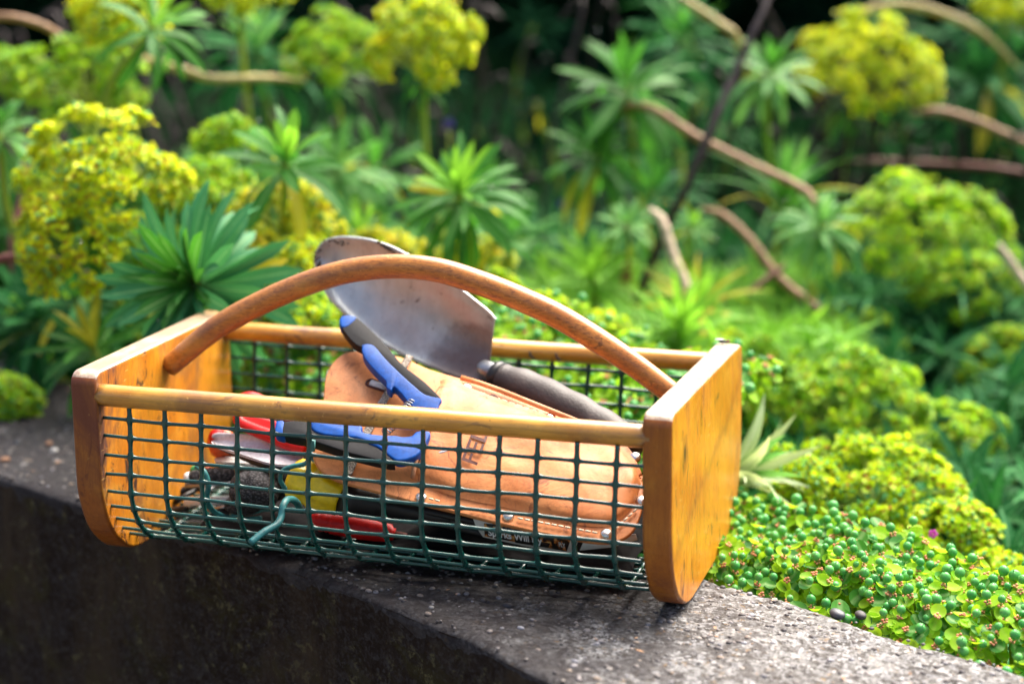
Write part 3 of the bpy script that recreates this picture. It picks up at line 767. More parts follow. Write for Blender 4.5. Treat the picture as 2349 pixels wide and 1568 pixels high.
# card with writing
c_ = empty('printed_card', P(1200, 1235, -.06)); tag(c_, 'white card with a spark print that reads Sparks Will Fly', 'card')
CA, CB, CC = P(1090, 1190, -.082), P(1315, 1274, -.072), P(1110, 1232, -.078)
CN = (CB-CA).cross(CC-CA).normalized(); CN = CN if CN.dot(CAM-CA) > 0 else -CN
def CP(x, y, off=0.0): d = ray(x, y); return CAM+d*((CA+CN*off-CAM).dot(CN)/d.dot(CN))
slab('sheet', [CP(*p) for p in ((1084, 1186), (1092, 1208), (1108, 1231), (1180, 1247), (1312, 1274), (1322, 1252), (1330, 1230), (1180, 1196))], -CN*.0008, 0, M['paper'], c_)
slab('sheet', [CP(x, y, .0006) for x, y in ((1330, 1262), (1400, 1255), (1462, 1238), (1458, 1225), (1340, 1238))], -CN*.0008, 0, M['paper'], c_)
slab('print', [CP(x, y, .0004) for x, y in ((1110, 1200), (1112, 1229), (1180, 1242), (1300, 1264), (1308, 1240), (1200, 1208))], -CN*.0005, 0, M['sparks'], c_)
slab('print', [CP(x, y, .0008) for x, y in ((1180, 1232), (1182, 1244), (1258, 1256), (1262, 1246))], -CN*.0005, 0, M['card'], c_)
put_text('lettering', 'Sparks Will Fly', (1120, 1227), (20.5, 3.3), (-3, -21), lambda x, y: CP(x, y, .0014), M['paper'], c_, .03)
put_text('lettering', 'FLY', (1282, 1252), (9.5, 2.4), (-2, -14), lambda x, y: CP(x, y, .0014), M['paper'], c_, .02)
# balled glove
g_ = empty('garden_glove', P(590, 1140, -.055)); tag(g_, 'dark grey mesh work glove balled up behind the wire', 'glove')
mb = MB(); c0 = P(582, 1124, -.062)
def lobe(c, rr, sd_):
    k0 = len(mb.v); mb.sphere((0, 0, 0), 1, 30, 22)
    for i in range(k0, len(mb.v)):
        v = Vector(mb.v[i]); d = 1+.16*noise.noise(v*1.6+Vector((sd_, 0, 0)))-.16*max(0, 1-abs(v.x*.8+v.z*.35-.15)*7)*(1 if v.z > -.2 else 0)
        mb.v[i] = tuple(c+Vector((v.x*rr[0], v.y*rr[1], v.z*rr[2]))*d)
lobe(c0, (.0185, .016, .0150), 1); mb.build('knuckle', M['glove'], g_)
mb = MB(); lobe(P(628, 1108, -.045), (.0130, .014, .0120), 4); mb.build('finger', M['glove'], g_)
mb = MB(); lobe(P(560, 1155, -.052), (.0150, .013, .0080), 8); mb.build('finger', M['glove'], g_)
# dotted grip tool
d_ = empty('weeding_fork', P(440, 1092, -.03)); tag(d_, 'hand tool with a dotted dark grey grip and pale end cap at the left board', 'hand fork')
mb = MB(); lathe_axis(mb, P(434, 1096, -.035), P(628, 1080, -.010), [(0, .0042), (.05, .0058), (.3, .0066), (.6, .0062), (.9, .0068), (1, .005)], 20); mb.build('grip', M['dots'], d_)
mb = MB(); lathe_axis(mb, P(422, 1098, -.036), P(436, 1096, -.035), [(0, .002), (.3, .0045), (1, .0050)], 16); mb.build('end_cap', M['white'], d_)
mb = MB(); mb.tube([P(424, 1114, -.04), P(520, 1108, -.03), P(640, 1100, -.01)], .0022, 8, 0, True, .6); mb.build('shank', M['steel'], d_)
# steel snips at the bottom left
s_ = empty('steel_scissors', P(450, 1150, -.02)); tag(s_, 'steel scissors with dark loops on the mesh floor at the left', 'scissors')
for a, b, r, mt in (((434, 1164, -.03), (500, 1108, -.01), .0022, 'steel'), ((425, 1150, -.03), (535, 1146, -.03), .0042, 'white'), ((470, 1172, -.04), (560, 1150, -.035), .0016, 'steel'), ((402, 1150, -.01), (455, 1120, .01), .004, 'blackp')):
    mb = MB(); mb.tube([P(*a), P(*b)], [r, r*.8], 10, 0, True, .6); mb.build('blade' if mt == 'steel' else 'arm', M[mt], s_)
mb = MB(); mb.tube(catmull([P(352, 1178, -.02), P(388, 1142, .0), P(445, 1116, .01), P(470, 1130, .0), P(436, 1160, -.02), P(360, 1182, -.02)], 6), .0030, 8); mb.build('loop', M['blackp'], s_)
# red handled pruner
p_ = empty('red_pruner', P(620, 980, -.04)); tag(p_, 'pruning shears with glossy red loop handles against the left inner mesh', 'pruner')
loop = [(545, 965, -.02), (545, 935, -.012), (552, 918, -.01), (575, 912, -.008), (602, 922, -.008), (640, 945, -.01), (690, 962, -.012)]
mb = MB(); mb.tube(catmull([P(*q) for q in loop], 8), [.0046, .005, .0055, .006, .006, .006, .005], 14, 0, True, .7); mb.build('upper_handle', M['red'], p_)
loop = [(545, 955, -.026), (556, 972, -.030), (590, 988, -.034), (630, 1003, -.038), (670, 1018, -.042), (704, 1028, -.046)]
mb = MB(); mb.tube(catmull([P(*q) for q in loop], 8), [.0036, .0045, .0050, .0054, .0056, .0055], 14, 0, True, .8); mb.build('lower_handle', M['red'], p_)
strip('web', [P(545, 945, -.02), P(600, 955, -.022), P(690, 985, -.03)], [P(550, 962, -.026), P(610, 990, -.032), P(700, 1022, -.04)], 20, 6, M['red'], p_, None, .002)
# pale scoop
w_ = empty('narrow_scoop', P(600, 1030, -.05)); tag(w_, 'pale grey narrow scoop blade lying under the red handles', 'scoop')
dsh = (CAM-P(600, 1030, -.05)).normalized()
strip('blade', [P(488, 1004, -.030), P(498, 996, -.030), P(542, 995, -.030), P(612, 1001, -.034), P(671, 1024, -.040), P(700, 1038, -.044)],
      [P(489, 1010, -.034), P(504, 1024, -.040), P(577, 1049, -.052), P(621, 1062, -.058), P(665, 1066, -.058), P(690, 1062, -.056)], 40, 14, M['lilac'], w_,
      lambda u, v: -dsh*.006*4*v*(1-v), .0016)
mb = MB(); mb.tube(catmull([P(500, 1026, -.038), P(577, 1056, -.048), P(621, 1070, -.054), P(672, 1073, -.054)], 6), [.001, .0026, .0030, .002], 8); mb.build('rim', M['blackp'], w_)
strip('rim', [P(490, 1050, -.02), P(530, 1047, -.02), P(618, 1058, -.02)], [P(494, 1060, -.025), P(540, 1060, -.025), P(618, 1068, -.025)], 12, 4, M['white'], w_, None, .0015)
# orange knob, green cap, white cup
k_ = empty('orange_knob', P(512, 1018, .0)); tag(k_, 'round orange plastic knob between the left board and the pale scoop', 'knob')
mb = MB(); lathe_axis(mb, P(520, 1030, .005), P(505, 1010, -.02), [(0, .006), (.1, .0095), (.5, .0115), (.9, .0105), (1, .007)], 22, 0, lambda s, t: .04*cos(9*t)); mb.build('cap', M['orange'], k_)
mb = MB(); lathe_axis(mb, P(498, 1002, -.022), P(494, 998, -.026), [(0, .007), (1, .005)], 16); mb.build('button', M['red'], k_)
k2 = empty('green_cap', P(452, 1078, -.01)); tag(k2, 'small green plastic cap beside the dotted grip', 'cap')
mb = MB(); lathe_axis(mb, P(470, 1082, -.012), P(436, 1078, -.018), [(0, .0035), (.2, .005), (.8, .0045), (1, .002)], 16); mb.build('body', M['green'], k2)
mb = MB(); lathe_axis(mb, P(484, 1078, -.008), P(470, 1082, -.012), [(0, .003), (1, .0048)], 12); mb.build('collar', M['orange'], k2)
k3 = empty('white_pot', P(775, 870, .055)); tag(k3, 'white plastic tub standing behind the leather holster', 'tub')
mb = MB(); lathe_axis(mb, P(790, 960, .045), P(778, 838, .050), [(0, .010), (.1, .0115), (.80, .0115), (.92, .0095), (1, .004)], 28); mb.build('body', M['white'], k3)
# bent green wires
def wire_thing(label, pts, r, mat='wire2', clip=None, flat=1):
    o = empty('bent_wire', P(*pts[0])); tag(o, label, 'wire')
    mb = MB(); mb.tube(catmull([P(*q) for q in pts], 8), r, 10, 0, True, flat); mb.build('wire', M[mat], o)
    if clip: slab('clip', [P(*q) for q in clip], Vector((0, .003, 0)), .0004, M['teal'], o)
    return o
wire_thing('thick bent green wire end poking out through the front mesh above the wall', [(574, 1244, -.150), (606, 1219, -.140), (634, 1203, -.130), (645, 1184, -.123), (650, 1158, -.118), (661, 1145, -.110), (678, 1149, -.10), (690, 1170, -.085)], .0025)
wire_thing('green wire curling round the top of the yellow nozzle with a flat clip', [(655, 1122, -.088), (643, 1100, -.092), (648, 1080, -.094), (671, 1069, -.094), (697, 1064, -.094), (709, 1050, -.094), (715, 1012, -.094)], .0017, clip=[(708, 1008, -.097), (721, 1011, -.097), (720, 1036, -.097), (707, 1032, -.097)])
wire_thing('pale green wire loop at the lower left behind the mesh', [(450, 1068, -.075), (468, 1082, -.078), (478, 1112, -.078), (474, 1138, -.076), (480, 1160, -.070), (500, 1178, -.062), (540, 1190, -.055), (600, 1188, -.05)], .0021, flat=.7)
wire_thing('straight dull green wire lying below the balled glove', [(527, 1184, -.058), (570, 1176, -.056), (618, 1166, -.054), (700, 1172, -.05)], .0019)
# added dark cloths standing in for the shaded clutter on the mesh floor
def cloth_thing(name, label, cat, x0, x1, y0, y1, z0, mat, seed, h=.012):
    o = empty(name, ((x0+x1)/2, (y0+y1)/2, z0)); tag(o, label, cat); nx, ny = 46, 34
    vs = []; 
    for side in (1, 0):
        for i in range(nx):
            for j in range(ny):
                u, v = i/(nx-1), j/(ny-1); e = min(u, 1-u, v, 1-v); ed = min(1, e*9)**.5
                x = x0+(x1-x0)*u+.008*noise.noise(Vector((v*3, seed, 0))); y = y0+(y1-y0)*v+.008*noise.noise(Vector((u*3, seed, 4)))
                z = z0+(ed*(h*(.7+.8*noise.noise(Vector((u*4, v*4, seed))))) if side else 0); vs.append((x, y, max(z, z0+.0005*side)))
    fs = []; N = nx*ny
    for i in range(nx-1):
        for j in range(ny-1):
            a = i*ny+j; fs += [(a, a+ny, a+ny+1, a+1), (N+a, N+a+1, N+a+ny+1, N+a+ny)]
    for i in range(nx-1):
        for j in (0, ny-1): a = i*ny+j; fs.append((a, a+ny, N+a+ny, N+a))
    for j in range(ny-1):
        for i in (0, nx-1): a = i*ny+j; fs.append((a, a+1, N+a+1, N+a))
    mb = MB(); mb.add(vs, fs); mb.build('cloth', mat, o)
cloth_thing('added_dark_cloth', 'flat dark cloth added to darken the floor under the balled glove and the scissors', 'glove', -.155, -.045, -.052, .075, .0125, M['matteblack'], 3)
cloth_thing('added_black_cloth', 'black cloth added to darken the mesh floor under the leather holster', 'pouch', -.035, .170, -.050, .085, .0125, M['matteblack'], 9, .022)
# a fly on the board
f_ = empty('fly', P(1662, 777, .125)); tag(f_, 'small black fly on top of the right end board', 'fly')
fz = BO[1]['H']; fb = Vector((bx(1, 0, .118, fz)+.006, .118, fz+.0022)); f_.location = fb
MB().sphere(fb, (.0034, .0017, .0015), 12, 8).build('body', M['blackp'], f_)
MB().sphere(fb+Vector((.0042, 0, .0003)), (.0014, .0014, .0013), 10, 7).build('head', M['stem_red'], f_)
for s in (-1, 1):
    mb = MB(); mb.sphere(fb+Vector((-.0030, s*.0013, .0016)), (.0040, .0013, .00018), 10, 5); mb.build('wing', M['steel'], f_)
    for k in (-1, 0, 1):
        mb = MB(); mb.tube([fb+Vector((k*.0014, 0, 0)), fb+Vector((k*.0024, s*.002, .0002)), fb+Vector((k*.0034, s*.003, -.0021))], .00018, 4); mb.build('leg', M['blackp'], f_)

# ------------------------------------------------------------------ plants
def leaf_mesh(name, mat, width=.17, droop=.25, seg=7, fold=.12, shape='lance'):
    vs = []; fs = []; uv = []
    for i in range(seg+1):
        t = i/seg
        if shape == 'lance': wd = width*.62*(.10+t**.85)*(1-t**5)**.7 + .008*(1-t)
        elif shape == 'strap': wd = width*.5*(1-t**3)*(.35+.65*min(1, t*4))
        else: wd = width*.5*math.sqrt(max(0, 1-(2*t-1)**2))
        if i == seg: wd = .002
        z = -droop*t*t+.22*t*(1-t)+.10*droop*t; x = t*(1-.25*droop*t)
        for s, v in ((-1, 0), (0, .5), (1, 1)):
            vs.append((x, s*wd, z+abs(s)*wd*fold*2)); uv.append((t, v))
    for i in range(seg):
        a = i*3; fs += [(a, a+1, a+4, a+3), (a+1, a+2, a+5, a+4)]
    me = bpy.data.meshes.new(name); me.from_pydata(vs, [], fs); me.materials.append(mat)
    u = me.uv_layers.new(name='UVMap'); 
    for lp in me.loops: u.data[lp.index].uv = uv[lp.vertex_index]
    me.polygons.foreach_set('use_smooth', [True]*len(fs)); me.update(); return me
LM = {}
def leaves(kind, width, mat, shape='lance', fold=.12):
    key = (kind, width, shape)
    if key not in LM: LM[key] = [leaf_mesh(kind+'_leaf', M[mat], width*s, d, 7, fold, shape) for s, d in ((1, .05), (.9, .22), (1.08, .42), (1, .62), (.95, -.08))]
    return LM[key]
def frame(d, up):
    d = d.normalized(); y = up.cross(d)
    y = y.normalized() if y.length > 1e-5 else d.orthogonal().normalized(); z = d.cross(y)
    return Matrix((d, y, z)).transposed()
def stem_curve(top, rnd, axis=None, lean=.06):
    base = Vector((top.x+rnd.uniform(-lean, lean), top.y+rnd.uniform(0, lean*1.5), 0)); base.z = ground(base.x, base.y)-.01
    dd = base.y-.12+.54*base.x
    if dd < .05: base += WN*(.05-dd); base.z = ground(base.x, base.y)-.01
    ax = axis or Vector((0, 0, 1)); h = (top-base).length
    return base, catmull([base, base+Vector((0, 0, h*.35)), top-ax.normalized()*h*.3, top], 6)
def rosette(name, label, c, r, n, axis, mat='leafdark', young='leafyoung', width=.17, spread_=(14, 112), group=None, stem='stalk', seed=0, shape='lance', joined=False, stemr=.0035, droop=0, cat='plant', az=None, fold=.12):
    rnd = random.Random(seed); axis = Vector(axis).normalized(); q = axis.to_track_quat('Z', 'Y').to_matrix()
    base, sp_ = stem_curve(c, rnd, axis)
    root = empty(name, base); tag(root, label, cat, group)
    MB().tube(sp_, [stemr*1.3, stemr], 8).build('stem', M[stem], root)
    lm = leaves(mat, width, mat, shape, fold); ly = leaves(young, width, young, shape, fold); inv = parent_inv(root)
    for i in range(n):
        t = (i+.5)/n; th = R(spread_[0]+(spread_[1]-spread_[0])*t**.8+rnd.uniform(-7, 7)); ph = i*2.39996+rnd.uniform(-.2, .2)
        if az is not None: ph = az[0]+(az[1]-az[0])*rnd.random()
        d = q @ Vector((sin(th)*cos(ph), sin(th)*sin(ph), cos(th)))
        L = r*(.66+.34*min(1, t*2.6))*rnd.uniform(.85, 1.12)
        idx = min(3, max(0, int(t*3+rnd.uniform(-.3, .6)))) if droop == 0 else min(3, int(rnd.uniform(0, 2)+droop))
        me = (ly if t < .22 else lm)[idx]
        if t > .5 and rnd.random() < .05: me = leaves('leafyellow', width, 'leafyellow', shape, fold)[min(3, idx+1)]
        o = bpy.data.objects.new('leaf', me); COL.objects.link(o); o.parent = root; o.matrix_parent_inverse = inv
        mt = frame(d, axis if th > .3 else Vector((0.01, 1, 0))) @ Matrix.Rotation(rnd.uniform(-.5, .5), 3, 'X') @ Matrix.Rotation(rnd.gauss(0, .09), 3, 'Y')
        start = c - axis*(r*.20*t)
        o.matrix_basis = Matrix.Translation(start) @ mt.to_4x4() @ Matrix.Diagonal((L, L*rnd.uniform(.85, 1.15), L, 1))
    if r > .03 and not group and shape == 'lance': drops(root, [c+Vector((rnd.gauss(0, r*.42), rnd.gauss(-r*.1, r*.3), rnd.gauss(r*.05, r*.3))) for _ in range(9)], rnd, .0013)
    return root

def floret_mesh(name, bract, variant, rnd):
    """a little stalked group of cups, each of two rounded bracts with brown glands; some carry a green capsule"""
    out = MB()
    spots = [(0, 0, .0012), (.0042, .0012, 0), (-.0026, .0036, -.0004), (-.0016, -.0042, .0003)]
    for si, (ox, oy, oz) in enumerate(spots[:4 if variant != 2 else 3]):
        mb = MB(); var = (variant+si) % 5; sc_ = rnd.uniform(.46, .70)
        for s in (0, 1):
            vs = [(0, 0, 0)]; fs = []; K = 6; a0 = s*pi; cup = rnd.uniform(.45, .85); cx, cy = .0026*cos(a0), .0026*sin(a0)
            for k in range(K):
                a = a0-1.7+3.4*k/(K-1); x, y = cx+.0040*cos(a), cy+.0037*sin(a); vs.append((x, y, cup*.55*(math.hypot(x, y)**1.3)*7+rnd.uniform(-.0004, .0004)))
            for k in range(K-1): fs.append((0, 1+k, 2+k))
            mb.add(vs, fs, 0)
        if var in (0, 1, 3):
            for k in range(3): a = k*2.1+.4; mb.sphere((.0015*cos(a), .0015*sin(a), .0014), (.0013, .0013, .0009), 5, 3, 1)
        if var in (1, 4): mb.sphere((.001, .0005, .0040), (.0021, .0021, .0022), 7, 5, 2)
        tl = Vector((ox*60, oy*60, 1)).normalized().to_track_quat('Z', 'Y').to_matrix() @ Matrix.Rotation(rnd.random()*3, 3, 'Z')
        k0 = len(out.v); out.v += [tuple(tl @ (Vector(v)*sc_)+Vector((ox, oy, oz))) for v in mb.v]
        for f, mi in zip(mb.f, mb.m): out.f.append(tuple(i+k0 for i in f)); out.m.append(mi)
        out.tube([(0, 0, -.006), (ox, oy, oz)], .00035, 3, 0, False)
    return out.mesh(name, [bract, M['nectary'], M['capsule']])
FM = {}
def florets(b, caps):
    if (b, caps) not in FM:
        rnd = random.Random(5); FM[(b, caps)] = [floret_mesh('flower', M[b], v, rnd) for v in ((0, 1, 1, 3, 0) if caps else (0, 3, 0, 0, 1))]
    return FM[(b, caps)]
def head(name, label, c, rad, n, bract='bract_y', caps=True, axis=(0, -.25, 1), seed=0, size=1.0, polar=118, group=None, leafmat='leafmid', stemr=.0035, whorl=12, cat='flower head'):
    rnd = random.Random(seed); axis = Vector(axis).normalized(); q = axis.to_track_quat('Z', 'Y').to_matrix()
    hub = c - axis*rad[2]*.55; base, sp_ = stem_curve(hub, rnd, axis)
    root = empty(name, base); tag(root, label, cat, group); inv = parent_inv(root)
    MB().tube(sp_, [stemr*1.4, stemr], 8).build('stem', M['stalk'], root)
    fm = florets(bract, caps); ry = MB(); k = 0
    nu = max(9, int(n/9)); um = []; dp = []
    for i in range(nu):
        t = (i+.5)/nu; th = math.acos(1-t*(1-cos(R(polar))))+rnd.gauss(0, .07); ph = i*2.39996+rnd.gauss(0, .12)
        um.append((Vector((sin(th)*cos(ph), sin(th)*sin(ph), cos(th))), rnd.choice((.74, .84, .92, 1, 1.05, 1.12)), rnd.uniform(.65, 1.25)))
    sub = 1.08/math.sqrt(nu)
    for i in range(n):
        u0, s0, w0 = um[i % nu]; j = i//nu; a = j*2.4+i; rr = sub*w0*math.sqrt((j+.3)/9)*rnd.uniform(.8, 1.2)
        e1 = u0.orthogonal().normalized(); e2 = u0.cross(e1); u = u0*(s0-rr*rr*.9)+(e1*cos(a)+e2*sin(a))*rr
        off = Vector((u.x*rad[0], u.y*rad[1], u.z*rad[2])); p = c + q @ off
        if i % 14 == 0: dp.append(p+Vector((0, -.001, .003)))
        nrm = q @ (off.normalized()*.8+Vector((0, 0, .5))+Vector((rnd.gauss(0, .3), rnd.gauss(0, .3), rnd.gauss(0, .3))))
        mt = nrm.normalized().to_track_quat('Z', 'Y').to_matrix() @ Matrix.Rotation(rnd.random()*6.3, 3, 'Z'); s = size*1.15*rnd.uniform(.8, 1.25)
        o = bpy.data.objects.new('flower', fm[rnd.randrange(5)]); COL.objects.link(o); o.parent = root; o.matrix_parent_inverse = inv
        o.matrix_basis = Matrix.Translation(p) @ mt.to_4x4() @ Matrix.Scale(s, 4)
        if i % 2 == 0:
            k1 = c + q @ Vector((u0.x*rad[0], u0.y*rad[1], u0.z*rad[2]))*.72; ry.tube([hub.lerp(k1, .1), k1, p], [.0012, .0009, .0006], 4, 0, False)
    drops(root, dp, rnd)
    o = ry.build('flower_stalks', M['stalk'], root); o['kind'] = 'stuff'
    lm = leaves(leafmat, .17, leafmat)
    for i in range(whorl):
        ph = i*2.4; th = R(rnd.uniform(75, 125)); d = q @ Vector((sin(th)*cos(ph), sin(th)*sin(ph), cos(th))); L = rad[0]*rnd.uniform(.55, .8)
        o = bpy.data.objects.new('leaf', lm[rnd.randrange(1, 4)]); COL.objects.link(o); o.parent = root; o.matrix_parent_inverse = inv
        o.matrix_basis = Matrix.Translation(hub-axis*.01*(i % 3)) @ frame(d, axis).to_4x4() @ Matrix.Scale(L, 4)
    return root

def drops(root, pts, rnd, r0=.0022):
    mb = MB()
    for p in pts: mb.sphere(p, r0*rnd.uniform(.5, 1.3), 8, 6)
    mb.build('water_drops', M['water'], root)['kind'] = 'stuff'

# --- rosettes named one by one
rosette('spurge_rosette', 'large dark blue green spurge rosette right above the left end board', PD(448, 652, 1.34), .090, 84, (-.08, -1, .30), 'leafblue', 'leafmid', .155, (12, 112), seed=11, stem='stem_tan')
rosette('spurge_rosette', 'upright mid green rosette above the large dark one at the left', PD(655, 372, 1.50), .072, 26, (.15, -.35, 1), 'leafmid', 'leafyoung', .20, (10, 105), seed=12)
rosette('spurge_rosette', 'bright green rosette with many narrow leaves above the trug handle', PD(1056, 446, 1.56), .078, 58, (.0, -.55, .85), 'leafmid', 'leafyoung', .145, (12, 130), seed=13)
rosette('spurge_rosette', 'small blurred rosette just below right of the bright narrow leaved one', PD(1140, 555, 1.66), .052, 26, (.0, -.5, .8), 'leafmid', 'leafmid', .16, seed=14)
rosette('spurge_rosette', 'tall blurred green rosette left of the dark diagonal stem near the top', PD(1440, 205, 1.95), .105, 44, (-.1, -.3, 1), 'leafmid', 'leafmid', .15, (12, 125), seed=15)
rosette('spurge_rosette', 'blurred green rosette below the tall one beside the tan curved stem', PD(1370, 355, 1.95), .085, 40, (-.2, -.4, 1), 'leafmid', 'leafmid', .16, (12, 125), seed=16)
rosette('spurge_rosette', 'small pale rosette with wet tips right of the picture centre', PD(1438, 518, 1.78), .040, 40, (0, -.45, .9), 'leafpale', 'leafpale', .19, (12, 115), seed=17, stem='stem_tan')
rosette('spurge_rosette', 'smaller pale rosette between the pale bare stem and the reddish stem', PD(1588, 520, 1.85), .034, 30, (.1, -.4, .9), 'leafpale', 'leafyoung', .18, seed=18)
rosette('spurge_rosette', 'pale silvery rosette in front of the big green flower head at right', PD(1882, 518, 1.75), .056, 46, (.1, -.6, .8), 'leafpale', 'leafpale', .16, (15, 115), seed=19)
rosette('spurge_rosette', 'blue green rosette against the yellow head at upper right', PD(1768, 165, 2.0), .070, 34, (.0, -.5, .8), 'leafpale', 'leafmid', .17, seed=20)
rosette('spurge_rosette', 'hazy blue green rosette between the upright one and the narrow leaved one', PD(770, 385, 1.95), .080, 44, (0, -.4, .9), 'leafpale', 'leafpale', .19, (12, 130), seed=21)
rosette('spurge_rosette', 'dim blue green rosette at the lower left edge behind the wall', PD(85, 740, 1.62), .085, 50, (0, -.5, .9), 'leafdark', 'leafdark', .15, (12, 130), seed=22)
rosette('spurge_rosette', 'bluish rosette whose leaves hang beside the top left flower head', PD(352, 60, 1.62), .075, 22, (.5, -.4, .6), 'leafmid', 'leafyoung', .15, (20, 120), seed=23)
rosette('spurge_rosette', 'pale green rosette cut by the left edge of the picture', PD(-5, 305, 1.55), .052, 34, (.1, -.4, .9), 'leafpale', 'leafmid', .2, seed=24)
rosette('spurge_rosette', 'dark blue green rosette in shade right of the yellow head at upper right', PD(2260, 190, 2.3), .13, 50, (-.2, -.3, 1), 'leafdark', 'leafdark', .14, (12, 130), seed=25)
rosette('spurge_rosette', 'dark rosette in the top right corner', PD(2290, 40, 2.4), .12, 46, (-.2, -.3, 1), 'leafdark', 'leafdark', .14, seed=26)
rosette('spurge_rosette', 'silvery strap leaved tuft directly behind the right end board', PD(1672, 1100, 1.31), .088, 22, (.80, -.1, .62), 'leafstraw', 'leafpale', .14, (4, 44), seed=27, shape='strap')
rosette('spurge_rosette', 'yellowing tuft of narrow leaves below the pale bare stem', PD(1600, 700, 1.75), .085, 26, (.1, -.3, 1), 'leafyellow', 'leafyoung', .10, (10, 100), seed=28, shape='strap')
rosette('spurge_rosette', 'fresh green tuft of narrow leaves right behind the back rail', PD(1560, 760, 1.65), .095, 46, (.0, -.3, 1), 'leafyoung', 'leafyoung', .10, (8, 110), seed=29, shape='strap')
rosette('grass_tuft', 'wispy grass like tuft with upright blades in front of the dark gap at right', PD(1800, 470, 1.95), .120, 40, (.1, -.1, 1), 'leafmid', 'leafpale', .07, (2, 60), seed=30, shape='strap', cat='grass tuft')
rosette('spurge_rosette', 'blue green rosette low beside the two rounded heads at right', PD(2020, 770, 1.95), .11, 60, (.2, -.3, 1), 'leafdark', 'leafpale', .09, (10, 125), seed=31, shape='strap')
rosette('spurge_rosette', 'green rosette below the hazy blue green one near the trowel', PD(830, 540, 1.75), .065, 40, (0, -.4, .9), 'leafmid', 'leafyoung', .17, seed=32)
rosette('spurge_rosette', 'dim rosette at the left below the dark red stem', PD(180, 690, 1.60), .072, 40, (.2, -.5, .9), 'leafdark', 'leafmid', .14, seed=33)
rosette('spurge_rosette', 'broad dark rosette low on the left with yellowing leaf tips', PD(215, 800, 1.50), .075, 34, (-.1, -.5, .9), 'leafmid', 'leafyellow', .15, seed=34)
rosette('spurge_rosette', 'dark green rosette between the two right hand heads and the dark hollow', PD(2180, 690, 2.0), .11, 60, (0, -.3, 1), 'leafmid', 'leafmid', .09, (10, 130), seed=35, shape='strap')
rosette('spurge_rosette', 'bluish blurred rosette at the top between the two yellow heads on the left', PD(590, 120, 2.1), .10, 44, (0, -.4, 1), 'leafdark', 'leafpale', .15, seed=36)
rosette('spurge_rosette', 'green rosette behind the big tan curved stem at the top', PD(1560, 90, 2.2), .10, 40, (0, -.4, 1), 'leafdark', 'leafmid', .13, seed=37)
rosette('spurge_rosette', 'dim green rosette under the tan curved stem in the middle distance', PD(1500, 440, 2.1), .10, 46, (0, -.4, 1), 'leafdark', 'leafmid', .12, seed=38)
rosette('spurge_rosette', 'low fresh green rosette at the foot of the small pale rosettes', PD(1360, 640, 1.8), .075, 44, (0, -.4, 1), 'leafyoung', 'leafyoung', .15, seed=39)
rosette('grass_tuft', 'green arching blades low in the dark hollow at the right edge', PD(2290, 1170, 1.6), .11, 20, (.3, -.2, 1), 'leafmid', 'leafyoung', .06, (30, 100), seed=40, shape='strap', cat='grass tuft')

# --- flower heads named one by one: (x, y, D, rx, rz in photo px, n, bract)
def H_(label, x, y, D, rx, rz, n, bract, caps, seed, axis=(0, -.25, 1), size=1.0, polar=118, whorl=12):
    s = D/FPX; head('flower_head', label, PD(x, y, D), (rx*s, rx*s*.85, rz*s), n, bract, caps, axis, seed, size, polar, whorl=whorl)
H_('big round yellow green flower head with brown centres left of the rosette', 232, 405, 1.48, 190, 135, 300, 'bract_y', True, 41, size=1.18)
H_('ragged lower flower head hanging under the big left one', 150, 550, 1.46, 130, 95, 190, 'bract_y', False, 42, (-.2, -.8, .6), size=1.15)
H_('bright yellow flower head at the top left', 265, 45, 1.72, 112, 95, 200, 'bract_y', False, 43, size=1.1)
H_('shaded green flower head under the top left yellow one', 190, 200, 1.80, 160, 110, 280, 'bract_g', True, 44, size=1.1)
H_('yellow green head cut by the left edge near the top', 20, 175, 1.8, 90, 70, 120, 'bract_g', True, 45)
H_('bright yellow flower head above the trowel with reddish specks', 968, 105, 1.78, 128, 115, 300, 'bract_y', False, 46, size=1.1)
H_('greener flower head joined to the left of the bright yellow one', 765, 120, 1.95, 112, 85, 220, 'bract_g', False, 47)
H_('wide bright yellow flower head at the upper right', 1985, 165, 2.15, 158, 120, 300, 'bract_y', False, 48, (.15, -.3, 1), size=1.35)
H_('golden flower head between the large rosette and the trowel', 650, 500, 1.58, 130, 80, 230, 'bract_o', False, 49, size=1.1)
H_('small flower head behind the upright rosette', 520, 330, 1.66, 80, 60, 110, 'bract_g', False, 50)
H_('small yellow head just above the middle of the trug handle', 1085, 590, 1.66, 78, 50, 120, 'bract_o', False, 51)
H_('large pale green flower head with knobbly top at the right', 2120, 560, 1.92, 195, 145, 300, 'bract_g', True, 52, (.2, -.3, 1), size=1.35)
H_('rounded green and rust flower head right of the end board', 1935, 935, 1.60, 185, 130, 300, 'bract_g', False, 53, size=1.15)
H_('green and rust flower head cut by the right edge', 2320, 870, 1.78, 135, 120, 260, 'bract_g', False, 54, size=1.15)
H_('low yellow flower mound behind the green capsules at right', 2010, 1125, 1.38, 190, 95, 300, 'bract_l', False, 55, size=1.05)
H_('yellow flower mound continuing right of the low mound', 2170, 1235, 1.32, 120, 80, 200, 'bract_l', False, 56, size=1.05)
H_('bright lime yellow head seen under the handle right of the trowel', 1215, 755, 1.52, 120, 65, 220, 'bract_l', False, 57, size=1.0)
H_('bright yellow flower head directly left of the trowel blade', 700, 610, 1.50, 95, 65, 170, 'bract_y', True, 58)
H_('lime yellow head behind the back rail left of the trowel', 690, 725, 1.46, 90, 50, 170, 'bract_l', True, 59)
H_('yellow specked head filling the gap under the left part of the handle', 800, 650, 1.58, 90, 60, 150, 'bract_o', False, 60)
H_('small green flower clump growing over the wall edge at the far left', 18, 915, 1.52, 72, 52, 130, 'bract_g', False, 61)
